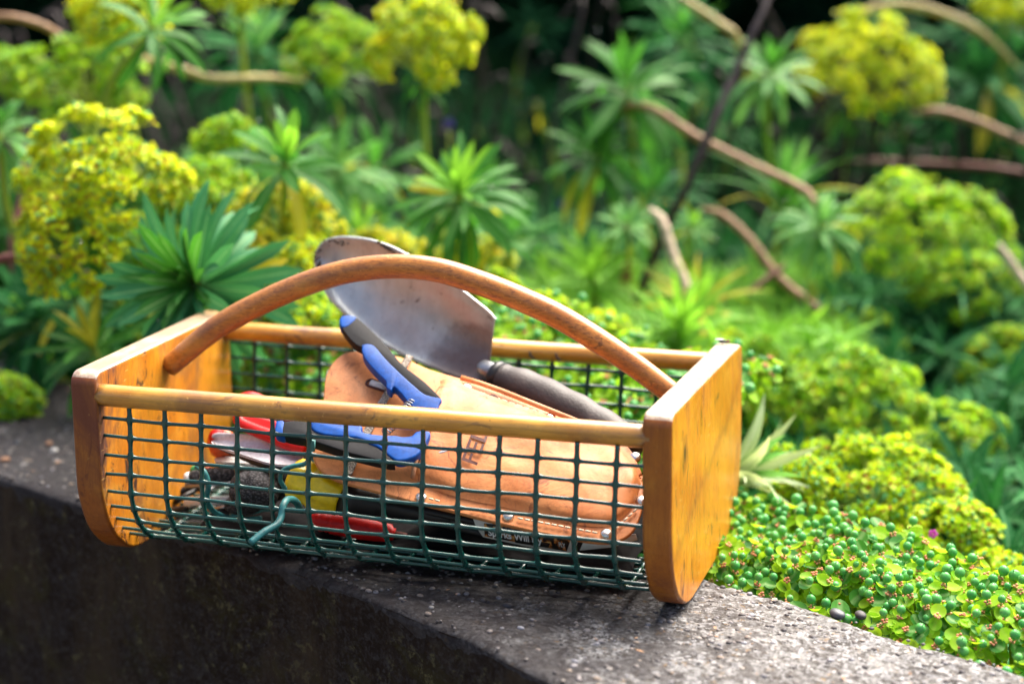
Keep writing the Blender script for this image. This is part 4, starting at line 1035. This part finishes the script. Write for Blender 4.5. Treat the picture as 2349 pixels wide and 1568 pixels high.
H_('yellow flowers cut by the top edge left of centre', 545, -10, 1.85, 100, 50, 100, 'bract_y', False, 62)
H_('yellow flowers cut by the top right corner', 2310, 10, 2.3, 90, 50, 100, 'bract_y', False, 63, size=1.2)
H_('green flower clump beside the right end board top', 1770, 850, 1.65, 80, 70, 120, 'bract_g', False, 64)

H_('golden flower head peeping out above the left end board', 560, 590, 1.52, 100, 70, 150, 'bract_o', False, 65)
H_('lime yellow flower head behind the trowel handle', 1090, 700, 1.56, 110, 70, 200, 'bract_l', False, 66)
H_('lime yellow flower head between the handle and the right end board', 1370, 800, 1.55, 120, 70, 200, 'bract_l', False, 67)
H_('bright yellow flower head tucked behind the trowel tip', 830, 720, 1.50, 90, 60, 150, 'bract_l', True, 68)
H_('yellow green flower head low at the left under the big ones', 330, 560, 1.62, 90, 60, 130, 'bract_g', False, 69)
H_('green flower clump in the middle of the right hand side', 2190, 1010, 1.6, 120, 70, 180, 'bract_g', False, 70)

H_('broad green yellow flower head filling the space left of the upright rosette', 470, 440, 1.62, 110, 85, 200, 'bract_g', False, 71)
H_('wide golden flower head between the narrow leaved rosette and the trowel tip', 880, 590, 1.66, 100, 55, 160, 'bract_o', False, 72)
H_('fresh lime flower head in the middle distance below the pale bare stem', 1450, 880, 1.62, 110, 60, 180, 'bract_l', False, 73)
H_('lime green flower head just right of the pale bare stem foot', 1640, 830, 1.66, 100, 60, 160, 'bract_l', False, 74)
H_('green flower head above the rounded green and rust one', 1960, 790, 1.85, 120, 70, 170, 'bract_g', False, 75)
H_('green yellow head below the large knobbly one at the right', 2210, 660, 1.85, 120, 75, 170, 'bract_g', False, 76)
H_('lime flower head low on the right beyond the capsule sprigs', 2290, 1330, 1.27, 100, 55, 160, 'bract_l', False, 77)
H_('lime flower head nestled between the right board and the low mound', 1820, 1100, 1.36, 90, 60, 150, 'bract_l', False, 78)
H_('yellow green flower head low at the far left below the lower left one', 90, 700, 1.66, 80, 55, 110, 'bract_g', False, 79)

# --- bare stems
def bare(label, pts, r, mat, bumps=True):
    q = [PD(*p) for p in pts]; path = catmull(q, 8); o = empty('bare_stem', q[-1]); tag(o, label, 'stem')
    rr = lerp_list(r if hasattr(r, '__len__') else [r, r], len(path)); K_ = len(path)-1; rr = [a*min(1, .45+min(i, K_-i)/K_*3.2)*.9 for i, a in enumerate(rr)]
    if bumps: rr = [a*(1+.10*sin(i*2.1)) for i, a in enumerate(rr)]
    MB().tube(path, rr, 10).build('stem', M[mat], o)
    sc_ = MB()
    for i in range(2, len(path)-1, 3):
        d = (path[i+1]-path[i-1]).normalized(); sc_.sphere(path[i]+d.orthogonal().normalized()*rr[i]*.8, rr[i]*.35, 6, 4)
    s = sc_.build('leaf_scars', M[mat], o); s['kind'] = 'stuff'
bare('thick tan stem arching down to the right across the middle distance', [(1425, 262, 1.95), (1445, 242, 1.93), (1500, 252, 1.9), (1600, 315, 1.88), (1720, 375, 1.85), (1850, 440, 1.82), (1880, 500, 1.8)], [.0045, .006, .0055, .005], 'stem_tan')
bare('pale bleached stem leaning between the two small pale rosettes', [(1490, 478, 1.75), (1520, 510, 1.74), (1545, 590, 1.73), (1570, 650, 1.72), (1582, 720, 1.72), (1600, 830, 1.75)], [.006, .0065, .007, .006], 'stem_pale')
bare('reddish tan stem curving down right of the pale stem', [(1610, 478, 1.9), (1660, 495, 1.88), (1720, 550, 1.86), (1790, 640, 1.84), (1890, 722, 1.82), (1960, 800, 1.85)], [.005, .006, .006], 'stem_tan')
bare('short dark red twig crossing the reddish tan stem', [(1715, 672, 1.78), (1770, 632, 1.79), (1835, 592, 1.8)], [.0035, .0045], 'stem_red')
bare('dark brown woody stem slanting from the top edge to the middle', [(1790, -60, 1.85), (1745, 40, 1.83), (1690, 160, 1.82), (1630, 300, 1.80), (1575, 430, 1.80), (1530, 520, 1.82), (1450, 720, 1.85), (1400, 900, 1.9)], [.0045, .0055, .006], 'stem_dark')
bare('straw coloured stem at the top left of the dark woody stem', [(1555, -10, 2.0), (1600, 22, 2.0), (1650, 55, 2.0), (1690, 90, 2.0), (1720, 200, 2.1)], .006, 'stem_straw')
bare('tan stem arching along the top right above the yellow head', [(1940, 55, 2.2), (2000, 20, 2.2), (2080, 12, 2.2), (2170, 35, 2.2), (2250, 75, 2.2), (2340, 160, 2.25)], [.005, .0065, .0065, .005], 'stem_straw')
bare('tan stem leaving the right edge below the yellow head', [(2090, 262, 2.1), (2150, 255, 2.1), (2230, 275, 2.1), (2300, 305, 2.1), (2400, 350, 2.1)], .0065, 'stem_tan')
bare('dark red stem running level to the right edge', [(1940, 372, 2.2), (2050, 372, 2.2), (2180, 378, 2.2), (2280, 385, 2.2), (2400, 405, 2.2)], .0055, 'stem_red')
bare('straw coloured stem between the left heads near the top', [(300, 128, 1.9), (360, 145, 1.88), (430, 165, 1.87), (490, 182, 1.87), (600, 180, 1.9), (700, 185, 1.92)], [.006, .006, .0055], 'stem_straw')
bare('dark red stem poking out at the left edge below the flower heads', [(-60, 625, 1.5), (0, 595, 1.5), (60, 590, 1.5), (140, 600, 1.5), (215, 632, 1.52)], [.0055, .005, .004], 'stem_red')
bare('thin brown stem at the top left corner', [(-30, 38, 1.8), (40, 42, 1.8), (110, 65, 1.82), (170, 110, 1.85)], .005, 'stem_tan')
bare('thin reddish stem behind the small pale rosette', [(1440, 560, 1.85), (1430, 640, 1.86), (1400, 730, 1.88), (1380, 850, 1.9)], .004, 'stem_tan')
bare('green arching stalk in the dark hollow at the right edge', [(2190, 1110, 1.7), (2250, 1115, 1.68), (2310, 1150, 1.66), (2380, 1200, 1.65)], .003, 'leafmid', False)
bare('pale curved stalk at the right edge beside the large green head', [(2290, 560, 1.8), (2330, 620, 1.8), (2370, 680, 1.8), (2400, 800, 1.85)], .006, 'stem_pale')
bare('brown woody stem at the left edge behind the big flower head', [(60, 330, 1.75), (55, 440, 1.72), (30, 560, 1.7), (40, 700, 1.7)], .006, 'stem_red')

# small coloured flowers
def tiny(label, p, r, mat, n=5):
    o = empty('small_flower', p); tag(o, label, 'flower'); inv = parent_inv(o)
    for k in range(n):
        a = 2*pi*k/n; mb = MB(); mb.sphere(p+Vector((cos(a)*r*.6, -.002, sin(a)*r*.6)), (r*.5, r*.15, r*.5), 8, 5); mb.build('petal', M[mat], o)
    b, sp_ = stem_curve(p, random.Random(1)); MB().tube(sp_, .0012, 5).build('stem', M['stalk'], o)
tiny('violet blue flower behind the narrow leaved rosette', PD(1030, 285, 1.9), .007, 'violet')
tiny('dim violet flower in the dark gap right of the narrow leaved rosette', PD(1292, 470, 2.1), .007, 'violet')
tiny('tiny pink flower in the lime mat at the lower right', PD(2140, 1222, 1.22), .0035, 'pink')

# --- the lime green capsule spurge along the wall edge
def round_leaf(r, cup, name, mat):
    vs = [(0, 0, 0)]; fs = []; uv = [(.5, .5)]; K = 12
    for j, rr in enumerate((.5, 1)):
        for k in range(K):
            a = 2*pi*k/K; q = r*rr*(1+.10*cos(a)); vs.append((q*cos(a)+r*.75, q*.92*sin(a), cup*r*rr*rr)); uv.append((.5+.5*rr*cos(a), .5+.25*rr*sin(a)))
    vs[0] = (r*.75, 0, 0)
    for k in range(K):
        b = (k+1) % K; fs += [(0, 1+k, 1+b), (1+k, 1+K+k, 1+K+b, 1+b)]
    me = bpy.data.meshes.new(name); me.from_pydata(vs, [], fs); me.materials.append(mat); u = me.uv_layers.new(name='UVMap')
    for lp in me.loops: u.data[lp.index].uv = uv[lp.vertex_index]
    me.polygons.foreach_set('use_smooth', [True]*len(fs)); me.update(); return me
RL = [round_leaf(.0053*s, c, 'leaf', M['leaflime']) for s, c in ((1, .5), (1.2, .3), (.8, .6), (1.0, .15))]
RLg = [round_leaf(.0056*s, c, 'leaf', M['leafmid']) for s, c in ((1, .25), (1.15, .1))]
cm = MB()
cm.sphere((0, 0, 0), (.0034, .0034, .0035), 14, 10)
for k in range(3):
    pass
cm.v = [tuple(Vector(v)*(1-.07*max(0, cos(3*math.atan2(v[1], v[0])))**6)) for v in cm.v]
cm.tube([(0, 0, .0032), (.0002, 0, .0052)], [.0003, .0002], 5); cm.tube([(0, 0, -.0065), (0, 0, -.003)], .0005, 5)
CAPM = cm.mesh('capsule', [M['capsule']])
nm = MB()
for k in range(5):
    a = k*1.256; nm.sphere((.0016*cos(a), .0016*sin(a), .0008*(k % 2)), (.0011, .0011, .0008), 6, 4)
NECM = nm.mesh('nectary', [M['pinknect']])
def sprig(c, ax, seed, label, group, ncap=5, scale=1.0, lime=True):
    scale *= 1.02
    rnd = random.Random(seed); axis = Vector(ax).normalized(); q = axis.to_track_quat('Z', 'Y').to_matrix()
    base, sp_ = stem_curve(c-axis*.02, rnd, axis, .02)
    root = empty('capsule_spurge', base); tag(root, label, 'spurge sprig', group); inv = parent_inv(root)
    MB().tube(sp_, [.0022, .0015], 6).build('stem', M['stalk'], root); st = MB()
    def put(nm_, me, mt):
        o = bpy.data.objects.new(nm_, me); COL.objects.link(o); o.parent = root; o.matrix_parent_inverse = inv; o.matrix_basis = mt
    for i in range(ncap):
        ph = i*2.4+rnd.random()*.6; rr = (.003+.0057*math.sqrt(i))*scale*rnd.uniform(.8, 1.2); dz = -.22*rr*rr*60+rnd.uniform(-.003, .004)
        p = c + q @ Vector((rr*cos(ph), rr*sin(ph), dz)); n_ = (q @ Vector((cos(ph)*rr*35, sin(ph)*rr*35, 1))).normalized()
        st.tube([c-axis*.02, (c-axis*.012).lerp(p, .5), p-n_*.006], .0008, 5)
        t = n_.to_track_quat('Z', 'Y').to_matrix(); a0 = rnd.random()*6.3
        for s in (0, 1):
            lm = (RL if rnd.random() < .68 else RLg); m3 = t @ Matrix.Rotation(a0+s*pi, 3, 'Z') @ Matrix.Rotation(R(rnd.uniform(-25, 35)), 3, 'Y')
            put('leaf', lm[rnd.randrange(len(lm))], Matrix.Translation(p-n_*.0055) @ m3.to_4x4() @ Matrix.Scale(scale*rnd.uniform(.8, 1.15), 4))
        if rnd.random() < .5:
            tl = (n_+Vector((rnd.gauss(0, .25), rnd.gauss(0, .25), .2))).normalized().to_track_quat('Z', 'Y').to_matrix()
            put('capsule', CAPM, Matrix.Translation(p+tl @ Vector((0, 0, .003))) @ tl.to_4x4() @ Matrix.Scale(scale*rnd.uniform(.68, 1.12), 4))
        if rnd.random() < .8: put('nectary', NECM, Matrix.Translation(p-n_*.0035) @ t.to_4x4() @ Matrix.Scale(scale, 4))
    for i in range(5):
        ph = i*2.4+1; th = R(rnd.uniform(85, 130)); d = q @ Vector((sin(th)*cos(ph), sin(th)*sin(ph), cos(th)))
        put('leaf', RLg[i % 2] if not lime else RL[i % 4], Matrix.Translation(c-axis*(.014+.004*i)) @ frame(d, axis).to_4x4() @ Matrix.Scale(scale*1.15, 4))
    st.build('stalks', M['stalk'], root)['kind'] = 'stuff'
rs = random.Random(77); k = 0
def mat_h(d, u): return .004+.14*min(d, .35)+.012*noise.noise(Vector((u*14, d*14, 2)))-.015*max(0, .03-d)/.03
rows_ = []
d = .014
while d < .135:
    u = .20+rs.random()*.02
    while u < .72: rows_.append((u+rs.uniform(-.006, .006), d+rs.uniform(-.006, .006), 0)); u += .0215
    d += .0215
for u, d, z in rows_:
    p = W0+WU*u+WN*d; p.z = mat_h(d, u)*(1 if u < .33 else max(.5, 1-(u-.33)*1.5)); k += 1
    zu = 'close beside the right end board' if u < .33 else ('halfway to the right edge' if u < .47 else 'nearing the right edge')
    zd = 'touching the wall edge' if d < .035 else ('in the middle rows' if d < .085 else 'in the back rows')
    sprig(p, (rs.gauss(0, .2), -.35+rs.gauss(0, .2), 1), 900+k, 'spurge sprig with green capsules %s %s' % (zd, zu), 'capsule spurge sprigs %s %s' % (zd, zu), 6 if d < .1 else 5, 1.0 if d < .12 else 1.15)
d = .02
while d < .26:
    u = -.30+rs.random()*.02
    while u < .16:
        p = W0+WU*u+WN*(d+rs.uniform(-.008, .008)); p.z = .052+.26*d+(.012 if u < -.05 else 0)+.012*noise.noise(Vector((u*10, d*10, 8))); k += 1
        sprig(p, (rs.gauss(0, .2), -.45+rs.gauss(0, .2), 1), 900+k, 'lime green spurge sprig behind the %s of the back mesh' % ('left half' if u < -.06 else 'right half'), 'spurge sprigs behind the %s of the trug' % ('left half' if u < -.06 else 'right half'), 5, 1.25)
        u += .036
    d += .040

# --- far filling rosettes in the shade, then foliage masses
k = 0
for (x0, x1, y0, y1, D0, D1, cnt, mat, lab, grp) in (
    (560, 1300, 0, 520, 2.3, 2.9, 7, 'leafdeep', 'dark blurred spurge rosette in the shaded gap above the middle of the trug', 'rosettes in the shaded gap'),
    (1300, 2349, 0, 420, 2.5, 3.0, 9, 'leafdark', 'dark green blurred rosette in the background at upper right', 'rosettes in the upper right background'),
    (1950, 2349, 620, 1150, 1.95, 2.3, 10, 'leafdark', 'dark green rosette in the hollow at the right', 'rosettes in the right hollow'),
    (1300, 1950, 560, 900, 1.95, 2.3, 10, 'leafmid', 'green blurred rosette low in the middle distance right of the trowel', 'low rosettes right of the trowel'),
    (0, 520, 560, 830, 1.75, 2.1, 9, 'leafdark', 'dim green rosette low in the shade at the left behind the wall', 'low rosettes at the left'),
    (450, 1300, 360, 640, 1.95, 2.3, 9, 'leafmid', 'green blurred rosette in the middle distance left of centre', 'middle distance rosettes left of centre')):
    rr = random.Random(hash_ := k+500)
    for i in range(cnt):
        k += 1; x = x0+(x1-x0)*((i*.618+.3*rr.random()) % 1); y = y0+(y1-y0)*rr.random(); D = D0+(D1-D0)*rr.random(); c = PD(x, y, D)
        gzv = ground(c.x, c.y)+.04
        if c.z < gzv: c.z = gzv
        rosette('spurge_rosette', lab, c, rr.uniform(.07, .10), 26, (rr.gauss(0, .25), -.35, 1), mat, mat, rr.choice([.12, .15]), (12, 130), group=grp, seed=1000+k)

def mass(name, label, pts_fn, n, L, mat, width, seed, cat='foliage', per=9):
    """many leaf whorls joined in one mesh: nobody could count them"""
    rnd = np.random.default_rng(seed); seg = 3; base = []
    for i in range(seg+1):
        t = i/seg; wd = width*.5*max(.03, math.sin(pi*min(1, t*.9+.08))); z = -.3*t*t
        base += [(t, -wd, z+wd*.3), (t, 0, z), (t, wd, z+wd*.3)]
    base = np.array(base); nb = len(base); uvb = np.array([(i/seg, v) for i in range(seg+1) for v in (0, .5, 1)])
    fb = []
    for i in range(seg):
        a = i*3; fb += [(a, a+1, a+4, a+3), (a+1, a+2, a+5, a+4)]
    fb = np.array(fb); V = []; Fc = []; T = []; tot = 0
    for i in range(n):
        c = pts_fn(rnd)
        if c is None: continue
        ax_ = np.array([rnd.normal(0, .3), -.3+rnd.normal(0, .3), 1.0]); ax_ /= np.linalg.norm(ax_); o1 = np.cross(ax_, [1, 0, .1]); o1 /= np.linalg.norm(o1); o2 = np.cross(ax_, o1); tn = rnd.random()
        for j in range(per):
            th = rnd.uniform(.25, 2.1); ph = j*2.4+rnd.random(); d = ax_*math.cos(th)+(o1*math.cos(ph)+o2*math.sin(ph))*math.sin(th)
            y = np.cross(ax_, d); y /= (np.linalg.norm(y)+1e-9); z = np.cross(d, y); l = L*rnd.uniform(.6, 1.15)
            V.append((base[:, :1]*d+base[:, 1:2]*y+base[:, 2:]*z)*l+c); Fc.append(fb+tot); tot += nb; T += [(tn+rnd.uniform(-.1, .1)) % 1]*nb
    V = np.concatenate(V); Fc = np.concatenate(Fc); me = bpy.data.meshes.new(name)
    me.vertices.add(len(V)); me.vertices.foreach_set('co', V.ravel()); me.loops.add(Fc.size); me.loops.foreach_set('vertex_index', Fc.ravel())
    me.polygons.add(len(Fc)); me.polygons.foreach_set('loop_start', np.arange(0, Fc.size, 4)); me.update(); me.validate()
    me.polygons.foreach_set('use_smooth', [True]*len(me.polygons))
    uv = me.uv_layers.new(name='UVMap'); uvs = np.tile(uvb, (len(V)//nb, 1))[Fc.ravel()]; uv.data.foreach_set('uv', uvs.ravel())
    tinted(me, T); me.materials.append(M[mat]); o = link(name, me); tag(o, label, cat, kind='stuff'); return o
def low(rnd):
    u = rnd.uniform(-1.6, 1.9); d = rnd.uniform(.05, 1.5); p = W0+WU*u+WN*d; g = ground(p.x, p.y)
    return np.array([p.x, p.y, g+rnd.uniform(.0, .04+.08*min(d, 1))+.05*min(d, 1)])
mass('ground_foliage', 'low green leaves covering the soil behind the wall', low, 5200, .055, 'leafdark', .2, 1)
def mid(rnd):
    u = rnd.uniform(-2.4, 2.8); d = rnd.uniform(1.1, 2.6); p = W0+WU*u+WN*d; g = ground(p.x, p.y)
    top = .16+.16*(noise.noise(Vector((p.x*1.6, p.y*1.6, 3)))+.4)
    return np.array([p.x, p.y, g+rnd.random()**.7*max(.08, top)])
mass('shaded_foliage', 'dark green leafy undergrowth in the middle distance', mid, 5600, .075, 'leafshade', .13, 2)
def far(rnd):
    u = rnd.uniform(-6.5, 4.5); d = rnd.uniform(2.5, 3.8); p = W0+WU*u+WN*d; g = ground(p.x, p.y)
    top = .80+.45*noise.noise(Vector((p.x*.9, p.y*.9, 6)))
    return np.array([p.x, p.y, g+rnd.random()*top])
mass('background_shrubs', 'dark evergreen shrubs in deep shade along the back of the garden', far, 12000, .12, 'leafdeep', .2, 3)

def young(rnd):
    x = rnd.uniform(1230, 1950); y = rnd.uniform(640, 1000); p = PD(x, y, rnd.uniform(1.90, 2.15) if y < 760 else rnd.uniform(1.62, 2.0)); g = ground(p.x, p.y)
    if (p.y-.12+.54*p.x) < .06: return None
    return np.array([p.x, p.y, min(p.z, g+.20)])
mass('young_growth', 'fresh bright green narrow leaved growth in the middle distance right of the trowel', young, 900, .05, 'leafyoung', .12, 4)
def right_(rnd):
    x = rnd.uniform(1900, 2400); y = rnd.uniform(660, 1250); p = PD(x, y, rnd.uniform(1.8, 2.3)); g = ground(p.x, p.y)
    return np.array([p.x, p.y, max(p.z, g)])
mass('strap_foliage', 'dark blue green narrow leaves in the hollow at the right', right_, 900, .075, 'leafdark', .08, 5)
def left_(rnd):
    x = rnd.uniform(-60, 700); y = rnd.uniform(430, 830); p = PD(x, y, rnd.uniform(1.75, 2.1)); g = ground(p.x, p.y)
    return np.array([p.x, p.y, max(p.z, g)])
mass('left_foliage', 'green leafy growth filling in behind the flower heads at the left', left_, 600, .06, 'leafmid', .15, 6)

# tangle of thin dry stems in the shaded middle distance
mb = MB(); tv = []; rn2 = random.Random(21)
for i in range(260):
    a = PD(rn2.uniform(-100, 2450), rn2.uniform(0, 620), rn2.uniform(2.05, 2.9)); g = ground(a.x, a.y)
    b = Vector((a.x+rn2.uniform(-.16, .16), a.y+rn2.uniform(-.05, .15), g)); a.z = max(a.z, g+.08)
    mid_ = (a+b)/2+Vector((rn2.uniform(-.07, .07), 0, rn2.uniform(-.02, .06))); mb.tube(catmull([b, mid_, a, a+Vector((rn2.uniform(-.05, .05), 0, rn2.uniform(-.03, .03)))], 4), [.0045, .0035, .002], 5)
tag(mb.build('dry_stems', M['stem_dark']), 'tangle of thin dry brown stems in the shade behind the garden plants', 'dry stems', kind='stuff')
# crumbs of leaf litter on the wall top
mb = MB()
for i in range(150):
    x = rn2.uniform(-.6, .5); ya, yb = near_y(x), far_y(x); y = ya+(yb-ya)*(rn2.random()**.6)*.97+.002; L_ = rn2.uniform(.0015, .0045); a = rn2.random()*6.3; z = .0012
    ux, uy = cos(a)*L_, sin(a)*L_; h_ = rn2.uniform(.0003, .0016)
    mb.add([(x-ux, y-uy, z), (x-uy*.35, y+ux*.35, z+h_), (x+ux, y+uy, z+.0004), (x+uy*.35, y-ux*.35, z+h_*.5)], [(0, 1, 2, 3)])
o = mb.build('leaf_litter', M['stem_tan'], wall); o['kind'] = 'stuff'
